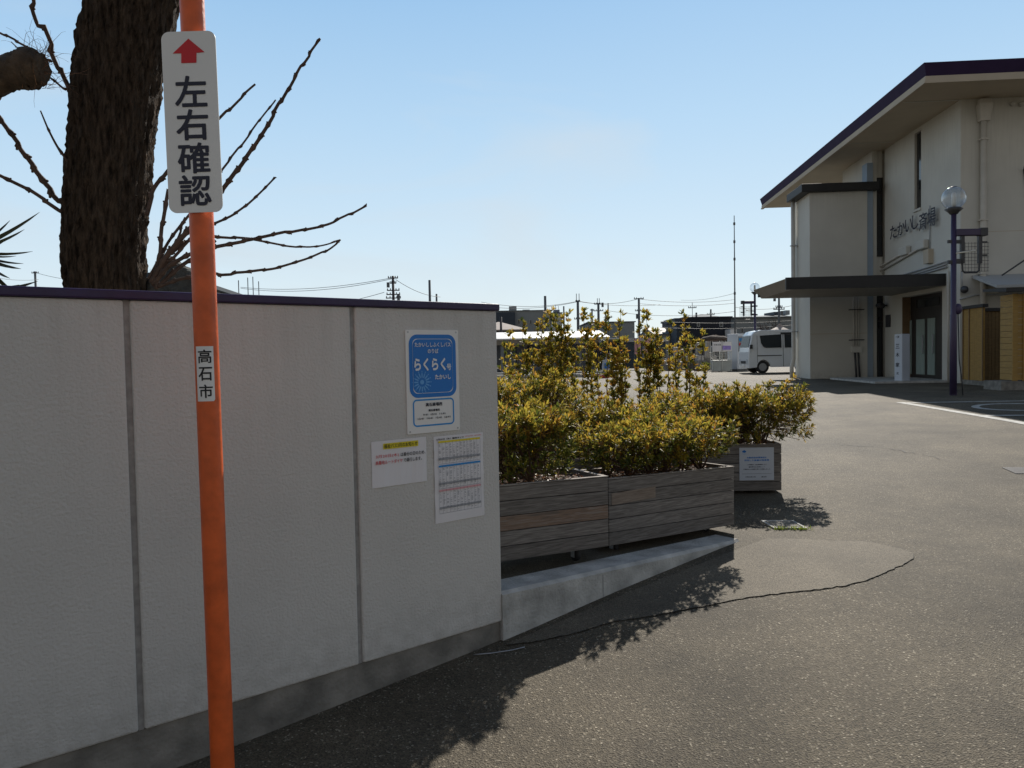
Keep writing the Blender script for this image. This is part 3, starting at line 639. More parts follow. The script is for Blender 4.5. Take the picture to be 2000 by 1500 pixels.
def shrub(name, label, bases, region, ntips, L=.049, parent_loc=None, group=None, green=.45, low0=.12, ztop=None, mat0='leaf_gold'):
    """low azalea like shrub: vase of stems from several bases, leaf whorls on every shoot tip.
    region = (cx, cy, ax, ay, ux, uy, z0, height fn) -> ellipsoid like dome in a turned frame"""
    cx, cy, ax, ay, ang, z0, hf = region
    t = thing(name, label, 'shrub', parent_loc, 0, group); ca, sa = math.cos(ang), math.sin(ang)
    B = [np.array(b, float) for b in bases]; st = MB(); T = []; D = []; Ls = []; Ws = []; Mi = []
    nodes = []
    for b in B:                                       # main limbs
        for _ in range(9):
            th = rng.uniform(0, 6.28); rr = math.sqrt(rng.uniform(.1, 1))
            lx, ly = rr * math.cos(th) * ax * .8, rr * math.sin(th) * ay * .8
            e = np.array([b[0] * .35 + .65 * (cx + lx * ca - ly * sa), b[1] * .35 + .65 * (cy + lx * sa + ly * ca), 0]); hx = hf(lx / ax, ly / ay)
            e[2] = z0 + hx * rng.uniform(.45, .7); m1 = b + (e - b) * .45 + np.array([0, 0, .04]) + rng.normal(0, .012, 3)
            st.tube([b, m1, e], [.009, .006, .0035], 5, False); nodes += [m1, (m1 + e) / 2, e]
    N = np.array(nodes)
    for _ in range(ntips):
        while True:
            lx, ly = rng.uniform(-1, 1), rng.uniform(-1, 1)
            if abs(lx) ** 2.6 + abs(ly) ** 2.6 < 1: break
        top = hf(lx, ly); q = rng.random(); low = q < .40
        zz = top * (rng.uniform(low0, .8) if low else 1 - abs(rng.normal(0, .14)))
        if not low and rng.random() < .06: zz += rng.uniform(.02, .07)
        p = np.array([cx + lx * ax * ca - ly * ay * sa, cy + lx * ax * sa + ly * ay * ca, z0 + max(zz, .02)])
        out = np.array([lx * ax * ca - ly * ay * sa, lx * ax * sa + ly * ay * ca, 0]) ; out = out / (np.linalg.norm(out) + .05)
        axis = np.array([0, 0, 1.0]) * (1 if not low else .6) + out * (.35 + .5 * max(abs(lx), abs(ly))) + rng.normal(0, .25, 3)
        dd_ = N - p; dd_[:, 2] *= .8; dist = np.linalg.norm(dd_, axis=1) + (N[:, 2] > p[2]) * .25; nd = N[dist.argmin()]
        an = axis / np.linalg.norm(axis); mid = p - an * .06
        if np.linalg.norm(p - nd) < .55: st.tube([nd, mid, p], [.0032, .0022, .0014], 4, False)
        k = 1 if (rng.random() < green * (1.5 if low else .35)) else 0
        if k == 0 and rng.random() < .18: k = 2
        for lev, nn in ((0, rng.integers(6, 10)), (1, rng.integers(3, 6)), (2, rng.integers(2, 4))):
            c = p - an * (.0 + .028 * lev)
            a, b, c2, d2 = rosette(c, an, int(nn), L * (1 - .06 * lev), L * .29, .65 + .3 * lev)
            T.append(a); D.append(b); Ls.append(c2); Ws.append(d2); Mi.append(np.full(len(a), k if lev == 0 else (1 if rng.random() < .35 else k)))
    v, f, ix = leaves(np.concatenate(T), np.concatenate(D), np.concatenate(Ls), np.concatenate(Ws), droop=.06)
    mi = np.concatenate(Mi)[ix]
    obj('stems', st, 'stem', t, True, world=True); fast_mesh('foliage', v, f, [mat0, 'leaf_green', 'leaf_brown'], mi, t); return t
def column(label, x, y, zb, zt, stems, wdt, dens, dark=.3, low=.0, topw=1.0):
    t = thing('columnar_shrub', label, 'shrub', (x, y, zb), 0, 'tall columnar shrubs in the rear planters')
    st = MB(); T = []; D = []; Ls = []; Ws = []; Mi = []
    for i in range(stems):
        bx_ = x + (rng.uniform(-1, 1) if stems < 3 else (2 * (i + .5) / stems - 1 + rng.uniform(-.25, .25))) * wdt; by_ = y + rng.uniform(-1, 1) * .10; h = (zt - zb) * (1 if i == 0 else rng.uniform(.62, .97))
        pts = [np.array([bx_, by_, zb])]
        for s_ in range(1, 8):
            f_ = s_ / 7; pts.append(np.array([bx_ + (x - bx_) * .15 * f_ + rng.normal(0, .010), by_ + rng.normal(0, .010), zb + h * f_]))
        st.tube(pts, list(np.linspace(.0065, .002, 8)), 5, False); pts = np.array(pts)
        nl = int(dens * h * .82)
        for _ in range(nl):
            f_ = low + (1 - low) * rng.random() ** .80; c = np.array([np.interp(f_ * 7, range(8), pts[:, j]) for j in range(3)])
            th = rng.uniform(0, 6.28); r_ = rng.uniform(.006, .055) * (.55 + .75 * f_) * topw * (1 if f_ < .93 else .55)
            e = c + np.array([math.cos(th) * r_, math.sin(th) * r_, r_ * rng.uniform(.4, 1.1)])
            if r_ > .03: st.tube([c, e], [.0016, .0011], 3, False)
            an = e - c + np.array([0, 0, .04]); k = 1 if rng.random() < dark else (2 if rng.random() < .22 else 0)
            a, b, c2, d2 = rosette(e, an, int(rng.integers(5, 9)), .060, .022, .62); T.append(a); D.append(b); Ls.append(c2); Ws.append(d2); Mi.append(np.full(len(a), k))
    v, f, ix = leaves(np.concatenate(T), np.concatenate(D), np.concatenate(Ls), np.concatenate(Ws), droop=.05)
    obj('stems', st, 'stem', t, True, world=True); fast_mesh('foliage', v, f, ['leaf_gold', 'leaf_green', 'leaf_brown'], np.concatenate(Mi)[ix], t); return t

# ------------------------------------------------------------------ planters
def planter(label, F0, F1, depth, z0, z1, group='wooden planter boxes on casters', boards=5, brown=None, patch=None, ground=.335):
    """F0,F1: bottom front corners (left,right) seen from the road; z1 = (z left, z right) top"""
    F0 = Vector(F0); F1 = Vector(F1); ex = Vector((F1.x - F0.x, F1.y - F0.y, 0)); Lx = ex.length; ex.normalize(); ey = Vector((-ex.y, ex.x, 0))
    base = Vector((F0.x, F0.y, ground)); t = thing('planter_box', label, 'planter', base, math.atan2(ex.y, ex.x), group)
    def zz(u, v): return (z0[0] + (z0[1] - z0[0]) * u) + ((z1[0] - z0[0]) + ((z1[1] - z0[1]) - (z1[0] - z0[0])) * u) * v - ground
    th = .022; gap = .004
    def panel(y0, y1, xa, xb, bmat=True):
        m_ = MB()
        for i in range(boards):
            va, vb = i / boards, (i + 1) / boards; g = gap / .4 / 2
            m_.cur = 1 if (brown is not None and i == brown) else 0
            lo = [(xa, y0), (xb, y0), (xb, y1), (xa, y1)]
            m_.hexa([(x, y, zz(x / Lx, va + g)) for x, y in lo], [(x, y, zz(x / Lx, vb - g)) for x, y in lo])
        return m_
    fp = obj('front_panel', panel(0, th, 0, Lx), ['planter', 'planter_brown'], t, bevel=.002)
    if patch:
        m_ = MB(); u0, u1, vv = patch; m_.box(u0 * Lx, u1 * Lx, -.0022, .0, zz(u0, vv + .012), zz(u0, vv + .188)); obj('repair_strip', m_, 'repair', fp)
    br = brown; brown = None
    obj('back_panel', panel(depth - th, depth, 0, Lx), 'planter', t, bevel=.002)
    obj('side_panel', panel(th + .001, depth - th - .001, 0, th), 'planter', t, bevel=.002); obj('side_panel', panel(th + .001, depth - th - .001, Lx - th, Lx), 'planter', t, bevel=.002)
    m_ = MB(); i_ = th + .002
    m_.hexa([(i_, i_, zz(0, .5)), (Lx - i_, i_, zz(1, .5)), (Lx - i_, depth - i_, zz(1, .5)), (i_, depth - i_, zz(0, .5))], [(i_, i_, zz(0, .93)), (Lx - i_, i_, zz(1, .93)), (Lx - i_, depth - i_, zz(1, .93)), (i_, depth - i_, zz(0, .93))]); obj('soil', m_, 'soil', t)
    m_ = MB(); o_ = .004; e_ = .006
    for (xa, xb, ya, yb) in ((-o_, Lx + o_, -o_, th + .004), (-o_, Lx + o_, depth - th - .004, depth + o_), (-o_, th + .004, th + .0045, depth - th - .0045), (Lx - th - .004, Lx + o_, th + .0045, depth - th - .0045)):
        lo = [(xa, ya), (xb, ya), (xb, yb), (xa, yb)]
        m_.hexa([(x, y, zz(x / Lx, 1.0) + .0005) for x, y in lo], [(x, y, zz(x / Lx, 1.0) + .0005 + e_) for x, y in lo])
    obj('rim', m_, 'rim', t, bevel=.002)
    m_ = MB(); m_.hexa([(th, th, zz(0, 0) + .004), (Lx - th, th, zz(1, 0) + .004), (Lx - th, depth - th, zz(1, 0) + .004), (th, depth - th, zz(0, 0) + .004)], [(th, th, zz(0, .05)), (Lx - th, th, zz(1, .05)), (Lx - th, depth - th, zz(1, .05)), (th, depth - th, zz(0, .05))]); obj('floor_board', m_, 'planter', t)
    for x in (.16, Lx - .16):
        for y in (.13, depth - .09):
            zb = zz(x / Lx, 0); rw = min(.042, zb * .42); m_ = MB()
            m_.tube([(x - .012, y, rw), (x + .012, y, rw)], rw, 14); w_ = obj('caster', m_, 'rubber', t, True)
            m_ = MB(); m_.box(x - .03, x + .03, y - .03, y + .03, zb - .006, zb + .003); m_.box(x - .021, x - .016, y - .016, y + .02, rw * .6, zb - .006); m_.box(x + .016, x + .021, y - .016, y + .02, rw * .6, zb - .006); obj('fork', m_, 'zinc', w_)
    return t, base, ex, ey, Lx
def on(pl, u, y, z): t, b, ex, ey, Lx = pl; return b + ex * (u * Lx) + ey * y + Vector((0, 0, z - b.z))
pL = planter('weathered wooden planter with a reddish brown board, partly hidden by the wall end', Vector((.5755 - 1.06 * .88, 4.685 - 1.06 * .475, 0)), (.5755, 4.685, 0), .44, (.414, .400), (.848, .829), brown=2, ground=.305)
pR = planter('weathered wooden planter with a pale repaired strip, behind the low kerb', (.606, 4.897, 0), (1.622, 5.639, 0), .44, (.347, .303), (.777, .732), patch=(.02, .34, .6), ground=.255)
pS = planter('wooden planter with a white notice plate on its front', (.95, 7.12, 0), (2.477, 7.081, 0), .46, (.288, .288), (.719, .717), ground=.258)
pB = planter('wooden planter box whose pale rim shows between the front planters and the plated one', (-.24, 5.72, 0), (1.52, 6.22, 0), .42, (.345, .335), (.765, .755), ground=.275)
# casters stand on the pad/ground; notice plate on pS
x0p, x1p, z0p, z1p = (P(1445, 875, 7.07).x, P(1512, 875, 7.07).x, P(1447, 939, 7.07).z, P(1445, 875, 7.07).z)
bw, bh = x1p - x0p, z1p - z0p
def pfn(off): return lambda x, z: on(pS, (x - .95) / (2.477 - .95), -off, z)
npl = thing('notice_plate', 'square white plate of blue and black writing on the rear planter', 'sign', pfn(.004)((x0p + x1p) / 2, z0p))
def bx(u): return x0p + bw * u
def bz(v): return z1p - bh * v
mb = MB(); plate(mb, [(x1p, z1p), (x0p, z1p), (x0p, z0p), (x1p, z0p)], pfn(.005), pfn(.0025)); obj('plate', mb, 'boxwhite', npl, world=True)
f1, f2 = pfn(.0058), pfn(.0062)
mb = MB(); put_text(mb, '大阪府森林環境税を', f1, bx(.5), bz(.305), bh * .052, bw * .58, .02); put_text(mb, '活用した猛暑対策事業', f1, bx(.5), bz(.385), bh * .052, bw * .72, .02)
obj('lettering', mb, 'blue', npl, world=True); mb = MB()
for dx, dz in ((0, .022), (-.033, 0), (.033, 0), (0, -.012)):
    ccx, ccz = bx(.14 + dx), bz(.12 - dz); r_ = bh * .027
    mb.poly([f1(ccx + r_ * math.cos(t), ccz + r_ * math.sin(t)) for t in np.linspace(0, 6.283, 13)[:-1]])
put_text(mb, '大阪府', f1, bx(.14), bz(.19), bh * .024, bw * .13, 0); obj('emblem', mb, 'blue', npl, world=True)
mb = MB()
for s_, v, ww in (('この植栽は、森林環境税により', .52, .56), ('都市緑化を目的として', .59, .47), ('大阪府からの補助を受けて実施しました', .66, .78)): put_text(mb, s_, f1, bx(.5), bz(v), bh * .036, bw * ww, .008)
rect2(mb, bx(.08), bx(.93), bz(.803), bz(.797), f1); put_text(mb, '令和元年3月', f1, bx(.31), bz(.895), bh * .04, bw * .30, .01); put_text(mb, '高石市', f1, bx(.71), bz(.895), bh * .04, bw * .15, .01); obj('lettering', mb, 'navy', npl, world=True)
# rear planters that carry the tall columns
q1 = planter('far wooden planter box half hidden behind the golden shrubs, left of the rear row', (-.15, 8.75, 0), (1.28, 8.85, 0), .5, (.36, .37), (.78, .79), ground=.28)
q2 = planter('far wooden planter box half hidden behind the golden shrubs, right of the rear row', (1.36, 8.85, 0), (2.75, 8.9, 0), .5, (.37, .38), (.79, .80), ground=.30)
# shrubs in the planters
def hump(h, a=.09): return lambda lx, ly: h * (1 - .15 * abs(lx) ** 6 - .22 * abs(ly) ** 3) * (1 + a * math.sin(lx * 5.3 + ly * 3 + h * 9) + .09 * math.sin(lx * 13 + 1 + ly * 7))
def shr(lbl, pl, u, ax, ay, z0, h, n, **kw):
    c = on(pl, u, pl_d[pl[0].name] / 2, z0); ang = math.atan2(pl[2].y, pl[2].x)
    nb = 3; bases = [on(pl, min(.95, max(.05, u + (i - 1) * .14)), pl_d[pl[0].name] / 2 + rng.uniform(-.06, .06), z0 - .03) for i in range(nb)]
    return shrub('golden_shrub', lbl, bases, (c.x, c.y, ax, ay, ang, z0, hump(h)), n, parent_loc=c, group='low golden shrubs in the planters', **kw)
pl_d = {pL[0].name: .48, pR[0].name: .44, pS[0].name: .46, pB[0].name: .42, q1[0].name: .5, q2[0].name: .5}
shr('leafy golden shrub next to the wall end, in the planter with the reddish board', pL, .47, .43, .25, .82, .43, 520, green=.6, low0=.10)
shr('low golden shrub at the left end of the planter with the repaired strip', pR, .32, .38, .30, .74, .33, 290, green=.5, low0=.34)
shr('low golden shrub at the right end of the planter with the repaired strip', pR, .76, .43, .33, .71, .37, 330, green=.45, low0=.36)
shr('low golden shrub behind the front planters, in the plated planter', pS, .56, .56, .34, .69, .50, 460, green=.35, low0=.3)
shr('tall leafy golden shrub behind the nearest planter, filling the wall side of the hedge', pB, .22, .48, .34, .70, .68, 620, green=.5, low0=.05)
shr('golden shrub behind the planter with the repaired strip, in the hidden planter', pB, .68, .60, .34, .70, .45, 560, green=.45, low0=.08)
shr('rounded golden shrub leaning out over the right end of the plated planter', pS, .90, .50, .42, .68, .52, 600, green=.35, low0=.2)
# tall columns: (photo x, top y, D, stems, half width, leaf density, share of dark leaves, label)
for (px, ty, D, ns, wd_, dens, dk, lb) in (
    (985, 668, 9.0, 2, .05, 36, .25, 'sparse columnar shrub half hidden by the wall end'),
    (1005, 650, 8.95, 3, .09, 40, .2, 'thin loose columnar shrub nearest the wall end'),
    (1030, 627, 9.05, 4, .09, 44, .25, 'golden columnar shrub left of the slender shorter one, near the wall end'),
    (1050, 634, 8.9, 2, .05, 44, .25, 'slender columnar shrub shorter than its neighbours, left of the dense dark one'),
    (1068, 619, 8.98, 3, .06, 46, .25, 'narrow columnar shrub touching the dense dark column on its left'),
    (1090, 607, 9.0, 5, .09, 66, .5, 'dense dark columnar shrub of the left planter, darkest of the row'),
    (1116, 611, 9.1, 3, .06, 52, .4, 'columnar shrub just right of the dense dark column'),
    (1143, 606, 8.95, 2, .04, 46, .3, 'tall loose columnar shrub with a single shoot standing above its top'),
    (1158, 618, 9.05, 3, .06, 46, .3, 'slim columnar shrub just right of the one with the topmost shoot'),
    (1196, 613, 9.0, 4, .06, 56, .3, 'wide full columnar shrub standing right of a gap'),
    (1217, 612, 9.1, 4, .06, 54, .25, 'columnar shrub grown together with the wide full one on its left'),
    (1246, 640, 8.9, 1, .02, 30, .25, 'single leafy whip between the wide shrub and the dense pointed one'),
    (1276, 611, 9.1, 6, .09, 70, .35, 'dense pointed columnar shrub standing before the black house'),
    (1316, 630, 8.95, 3, .08, 40, .3, 'loose columnar shrub left of the tallest one at the right end'),
    (1346, 609, 9.0, 4, .07, 44, .3, 'tallest columnar shrub at the right end of the row'),
    (1368, 650, 8.9, 2, .06, 38, .3, 'short columnar shrub at the very right end of the row')):
    p = P(px, 700, D); column(lb, p.x, p.y, .73, P(px, ty, D).z, ns, wd_, dens, dk)
for (px, ty, D, lb) in ((1170, 700, 8.8, 'short young shoot between the loose and the wide columnar shrubs'), (1250, 690, 8.85, 'short young shoot left of the dense pointed columnar shrub'), (1372, 715, 8.8, 'short young shoot right of the broad thin columnar shrub')):
    p = P(px, 700, D); column(lb, p.x, p.y, .73, P(px, ty, D).z, 1, .02, 34, .2)
for pl_ in (pL, pR, pS):
    u_ = rng.uniform(.03, .97, 420); y_ = rng.uniform(.04, .40, 420); pos = np.array([on(pl_, a, b, pl_[1].z + 0)[:] for a, b in zip(u_, y_)]); zt2 = {pL[0].name: (.848, .829), pR[0].name: (.777, .732), pS[0].name: (.719, .717)}[pl_[0].name]
    pos[:, 2] = zt2[0] + (zt2[1] - zt2[0]) * u_ - .024 + rng.uniform(0, .014, 420); v, f, ix = leaves(pos, np.c_[rng.normal(0, 1, (420, 2)), rng.normal(0, .25, 420)], rng.uniform(.02, .045, 420), rng.uniform(.008, .016, 420)); fast_mesh('dead_leaves', v, f, ['drygrass'], np.zeros(len(f)), pl_[0])
# drain grate and weeds
dg = [G(1486, 1019), G(1546, 1018), G(1577, 1034), G(1511, 1034)]
grt = thing('drain_grate', 'slotted steel drain grate edged with weeds beside the planters', 'drain', dg[3])
mb = MB(); ex = (dg[2] - dg[3]); ey = (dg[0] - dg[3])
def gp(u, v, dz): p = dg[3] + ex * u + ey * v; return Vector((p.x, p.y, gz(p.x, p.y) + dz))
for (u0, u1, v0, v1) in ((0, 1, 0, .08), (0, 1, .92, 1), (0, .07, .08, .92), (.93, 1, .08, .92)):
    mb.hexa([gp(u0, v0, -.01), gp(u1, v0, -.01), gp(u1, v1, -.01), gp(u0, v1, -.01)], [gp(u0, v0, .012), gp(u1, v0, .012), gp(u1, v1, .012), gp(u0, v1, .012)])
obj('frame', mb, 'kerb_concrete', grt, world=True)
mb = MB()
for i in range(14):
    u = .08 + .85 * i / 14; mb.hexa([gp(u, .08, -.01), gp(u + .03, .08, -.01), gp(u + .03, .92, -.01), gp(u, .92, -.01)], [gp(u, .08, .008), gp(u + .03, .08, .008), gp(u + .03, .92, .008), gp(u, .92, .008)])
obj('bars', mb, 'grate', grt, world=True)
mb = MB(); mb.quad(gp(.07, .08, .002), gp(.93, .08, .002), gp(.93, .92, .002), gp(.07, .92, .002)); obj('pit', mb, 'crack', grt, world=True)
g2 = [G(1957, 914), G(2040, 914), G(2070, 926), G(1985, 926)]
mb = MB(); dgr = thing('drain_grate', 'dark slotted drain grate flush in the asphalt at the right edge', 'drain', g2[3]); ex2 = g2[2] - g2[3]; ey2 = g2[0] - g2[3]
for i in range(16):
    q = [g2[3] + ex2 * (i / 16), g2[3] + ex2 * (i / 16 + .035), g2[3] + ex2 * (i / 16 + .035) + ey2, g2[3] + ex2 * (i / 16) + ey2]; q = [Vector((p.x, p.y, gz(p.x, p.y))) for p in q]
    mb.hexa([p + Vector((0, 0, -.01)) for p in q], [p + Vector((0, 0, .008)) for p in q])
obj('bars', mb, 'steel_dark', dgr, world=True)
mb = MB(); mb.poly([Vector((p.x, p.y, gz(p.x, p.y) + .003)) for p in (g2[3], g2[2], g2[1], g2[0])]); obj('pit', mb, 'crack', dgr, world=True)
wt = thing('weed_tuft', 'small green weeds growing along the edge of the drain grate', 'weed', dg[3]); T = []; D_ = []; ll = []; ww = []
for i in range(150):
    u = rng.choice([rng.normal(.2, .12), rng.normal(.75, .12), rng.uniform(0, 1.1)]); v = rng.normal(-.03, .05); p = dg[3] + ex * u + ey * v
    T.append([p.x, p.y, gz(p.x, p.y)]); D_.append([rng.normal(0, .6), rng.normal(0, .6), .8]); ll.append(rng.uniform(.015, .04)); ww.append(.006)
v, f, ix = leaves(np.array(T), np.array(D_), np.array(ll), np.array(ww)); fast_mesh('blades', v, f, ['weed'], np.zeros(len(f)), wt)

# ------------------------------------------------------------------ trees and plants behind the wall
def bark_trunk(mb, cl, n=110, seg=240, amp=.024):
    """cl: list of (centre Vector, radius); ridged bark surface"""
    zs = [c.z for c, r in cl]; ph = rng.uniform(0, 6.28, 12); rows = []
    for i in range(seg + 1):
        z = zs[0] + (zs[-1] - zs[0]) * i / seg; c = Vector([float(np.interp(z, zs, [q[0][k] for q in cl])) for k in range(3)]); r = float(np.interp(z, zs, [q[1] for q in cl])); row = []
        for k in range(n):
            t = 2 * math.pi * k / n
            rg = math.sin(17 * t + 2.2 * math.sin(2.6 * z + ph[0]) + ph[1]) * .45 + math.sin(29 * t + 3 * math.sin(3.7 * z + ph[2]) + ph[3]) * .35 + .5 * math.sin(9 * z + 5 * t + ph[4]) * math.sin(23 * z + 3 * t)
            lump = .006 * math.sin(2 * t + 2.1 * z + ph[5]) + .006 * math.sin(3 * t - 3.3 * z + ph[6])
            rr = r + lump + amp * (rg * .5 + .35 * math.sin(43 * t + 4 * math.sin(5 * z + ph[7])) * math.sin(31 * z + 6 * t)) + rng.normal(0, .0028); row.append(mb.pt(c + Vector((math.cos(t), math.sin(t), 0)) * rr))
        rows.append(row)
    for a, b in zip(rows[:-1], rows[1:]):
        for k in range(n): j = (k + 1) % n; mb.face([a[k], a[j], b[j], b[k]])
    mb.face(rows[-1])
TD = 4.7
tp = P(204, 560, TD); big = thing('pollarded_tree', 'thick dark bare tree trunk with pruned shoots, behind the wall', 'tree', (tp.x, tp.y, .335))
cl = []
for y, xl, xr in ((1000, 112, 300), (700, 120, 288), (560, 121, 288), (500, 116, 287), (440, 116, 291), (380, 122, 297), (300, 131, 303), (220, 139, 312), (150, 145, 322), (80, 155, 336), (0, 172, 352), (-120, 205, 385), (-300, 260, 440)):
    c = P((xl + xr) / 2, y, TD); cl.append((c, (xr - xl) / 2 / FPX * TD * .86))
cl = cl[::-1]; cl = sorted(cl, key=lambda q: q[0].z); cl[0][0].z = min(cl[0][0].z, .2)
mb = MB(); bark_trunk(mb, cl); obj('trunk', mb, 'bark', big, True, world=True)
def shoot(px, D, r0, r1, parent, mat='twigbark', knob=True, dD=0.0):
    pts = [P(x, y, D + dD * i / (len(px) - 1)) for i, (x, y) in enumerate(px)]; fine = []
    for a, b in zip(pts[:-1], pts[1:]):
        n = max(2, int((b - a).length / .018))
        for k in range(n): fine.append(a + (b - a) * (k / n))
    fine.append(pts[-1])
    for _ in range(4):
        fine = [fine[0]] + [(fine[i - 1] + fine[i] * 2 + fine[i + 1]) / 4 for i in range(1, len(fine) - 1)] + [fine[-1]]
    n = len(fine); step = rng.integers(4, 7); rad = []; pts2 = []
    off = Vector((0, 0, 0))
    for i, p in enumerate(fine):
        r = r0 + (r1 - r0) * i / (n - 1); kb = knob and i % step == 0 and i > 2
        if kb: off = Vector((rng.normal(0, 1), 0, rng.normal(0, 1))) * r1 * .5
        rad.append(r * (1.45 if kb else 1.0)); pts2.append(p + off * (1 if i < n - 1 else .5))
    mb = MB(); mb.tube(pts2, rad, 8)
    if knob:
        for i in range(step, n, step):
            s_ = 1 if (i // step) % 2 else -1; t = (fine[min(i + 1, n - 1)] - fine[i - 1]).normalized(); nn = Vector((-t.z, 0, t.x)) * s_
            mb.tube([pts2[i], pts2[i] + nn * rad[i] * 1.15 + t * rad[i] * .9], [rad[i] * .6, rad[i] * .3], 5)
    return obj('branch', mb, mat, parent, True, world=True)
SD = 4.45
for px, a, b, dd_ in (
    ([(296, 552), (325, 500), (352, 465), (395, 420), (440, 365), (480, 310), (520, 250), (560, 180), (590, 125), (626, 76)], .017, .006, -.2),
    ([(290, 545), (330, 470), (385, 400), (430, 335), (470, 285), (510, 230), (538, 195)], .009, .0045, .2),
    ([(287, 420), (300, 370), (340, 318), (400, 262), (430, 231), (460, 200), (480, 180), (498, 165)], .013, .006, .1),
    ([(300, 545), (335, 505), (375, 462), (415, 437), (450, 423), (480, 402), (510, 375), (537, 347)], .010, .005, -.1),
    ([(298, 556), (330, 520), (368, 497), (418, 482), (500, 467), (570, 452), (640, 438), (680, 420), (714, 401)], .013, .0055, -.3),
    ([(300, 548), (322, 505), (365, 470), (418, 461), (490, 466), (560, 480), (605, 484), (640, 478), (664, 469)], .010, .004, .1),
    ([(310, 560), (350, 545), (422, 535), (480, 532), (540, 524), (600, 506), (640, 488), (665, 468)], .010, .005, -.2),
    ([(305, 565), (312, 500), (316, 440), (328, 370)], .013, .010, .0),
    ([(300, 560), (318, 515), (345, 470), (362, 425)], .008, .006, .1),
    ([(310, 560), (345, 525), (375, 505), (420, 470)], .012, .010, .15),
    ([(62, -30), (68, 20), (85, 65), (105, 110), (125, 157), (150, 206)], .010, .014, .2),
    ([(-40, 190), (0, 235), (40, 290), (80, 345), (128, 397)], .011, .016, .2),
    ([(-30, 328), (0, 343), (60, 372), (122, 414)], .009, .011, .1),
    ([(79, 216), (95, 255), (113, 290), (136, 322)], .004, .008, .1),
    ([(-20, 52), (0, 62), (50, 88), (100, 120)], .006, .006, -.2),
    ([(22, 82), (60, 118), (95, 146), (127, 174)], .003, .006, -.2)):
    shoot(px, SD, a, b, big, dD=dd_)
# pruned limb of a neighbouring tree, out of frame on the left
pr = thing('pruned_tree', 'cut fibrous tree limb reaching in at the upper left edge', 'tree', P(-420, 900, 4.2))
pr.location.z = .335; WM[pr.name] = Matrix.Translation(pr.location)
mb = MB(); pts = [P(-420, 900, 4.2), P(-380, 600, 4.2), P(-250, 330, 4.2), P(-110, 235, 4.2), P(-30, 172, 4.2), P(15, 143, 4.2), P(60, 134, 4.2), P(84, 136, 4.2)]; pts[0].z = .2
fine = []; rr = [.16, .15, .13, .095, .075, .085, .107, .075]; rad = []
for i in range(7):
    for k in range(8): fine.append(pts[i].lerp(pts[i + 1], k / 8)); rad.append((rr[i] + (rr[i + 1] - rr[i]) * k / 8) * (1 + rng.normal(0, .035)))
fine.append(pts[-1]); rad.append(rr[-1] * .8); mb.tube(fine, rad, 26)
for i in range(len(mb.v)): mb.v[i] = tuple(np.array(mb.v[i]) + rng.normal(0, .004, 3))
obj('limb', mb, 'cut', pr, True, world=True)
mb = MB()
for i in range(60):
    a = P(rng.uniform(40, 100), rng.uniform(100, 178), 4.2 + rng.uniform(-.05, .05)); th = rng.normal(.9, .7); L_ = rng.uniform(.04, .26); p = a; pts = [p]; d = Vector((math.cos(th), rng.normal(0, .3), math.sin(th)))
    for k in range(7): d = (d + Vector((rng.normal(.02, .25), rng.normal(0, .15), rng.normal(-.10, .22)))).normalized(); p = p + d * L_ / 7; pts.append(p)
    mb.tube(pts, list(np.linspace(.0016, .0005, 8)), 3, False)
obj('fibre', mb, 'drygrass', pr, True, world=True)
# spiky plant at the left edge
yu = thing('spiky_plant', 'spiky sword leaved plant at the left edge above the wall', 'plant', P(-60, 560, 4.0)); yu.location.z = .335; WM[yu.name] = Matrix.Translation(yu.location)
mb = MB(); mb.tube([(yu.location.x, yu.location.y, .3), P(-60, 560, 4.0), P(-60, 480, 4.0)], [.07, .06, .05], 12); obj('stem', mb, 'cut', yu, True, world=True)
mb = MB(); yc = P(-60, 490, 4.0); yl = P(-70, 575, 4.0)
tipl = [(yc, P(78, 414, 3.9), .032), (yc, P(48, 448, 4.1), .028), (yc, P(64, 491, 4.0), .022), (yc, P(46, 515, 3.8), .02), (yc, P(32, 500, 4.1), .016), (yc, P(20, 430, 4.2), .03), (yl, P(74, 549, 4.0), .036), (yl, P(38, 556, 3.9), .06), (yc, P(10, 470, 4.2), .025)]
for i in range(34):
    th = rng.uniform(1.9, 6.0); tipl.append((yc, yc + Vector((math.cos(th) * .42, rng.uniform(-.4, .4), math.sin(th) * .42)), .03))
for b, t, wdt in tipl:
    ax_ = (t - b); sd = ax_.cross(Vector((0, 1, 0))).normalized(); rows = []
    for k in range(8):
        f_ = k / 7; c = b + ax_ * f_ - Vector((0, 0, .10)) * f_ * (f_ - 1) * -.6; ww = wdt * .95 * (1 - f_) ** .6 * .5 + .0006; rows.append([mb.pt(c - sd * ww), mb.pt(c + Vector((0, .006 * (1 - f_), -.01 * (1 - f_)))), mb.pt(c + sd * ww)])
    for a_, b_ in zip(rows[:-1], rows[1:]):
        mb.face([a_[0], a_[1], b_[1], b_[0]]); mb.face([a_[1], a_[2], b_[2], b_[1]])
obj('leaf_rosette', mb, 'yucca', yu, world=True)
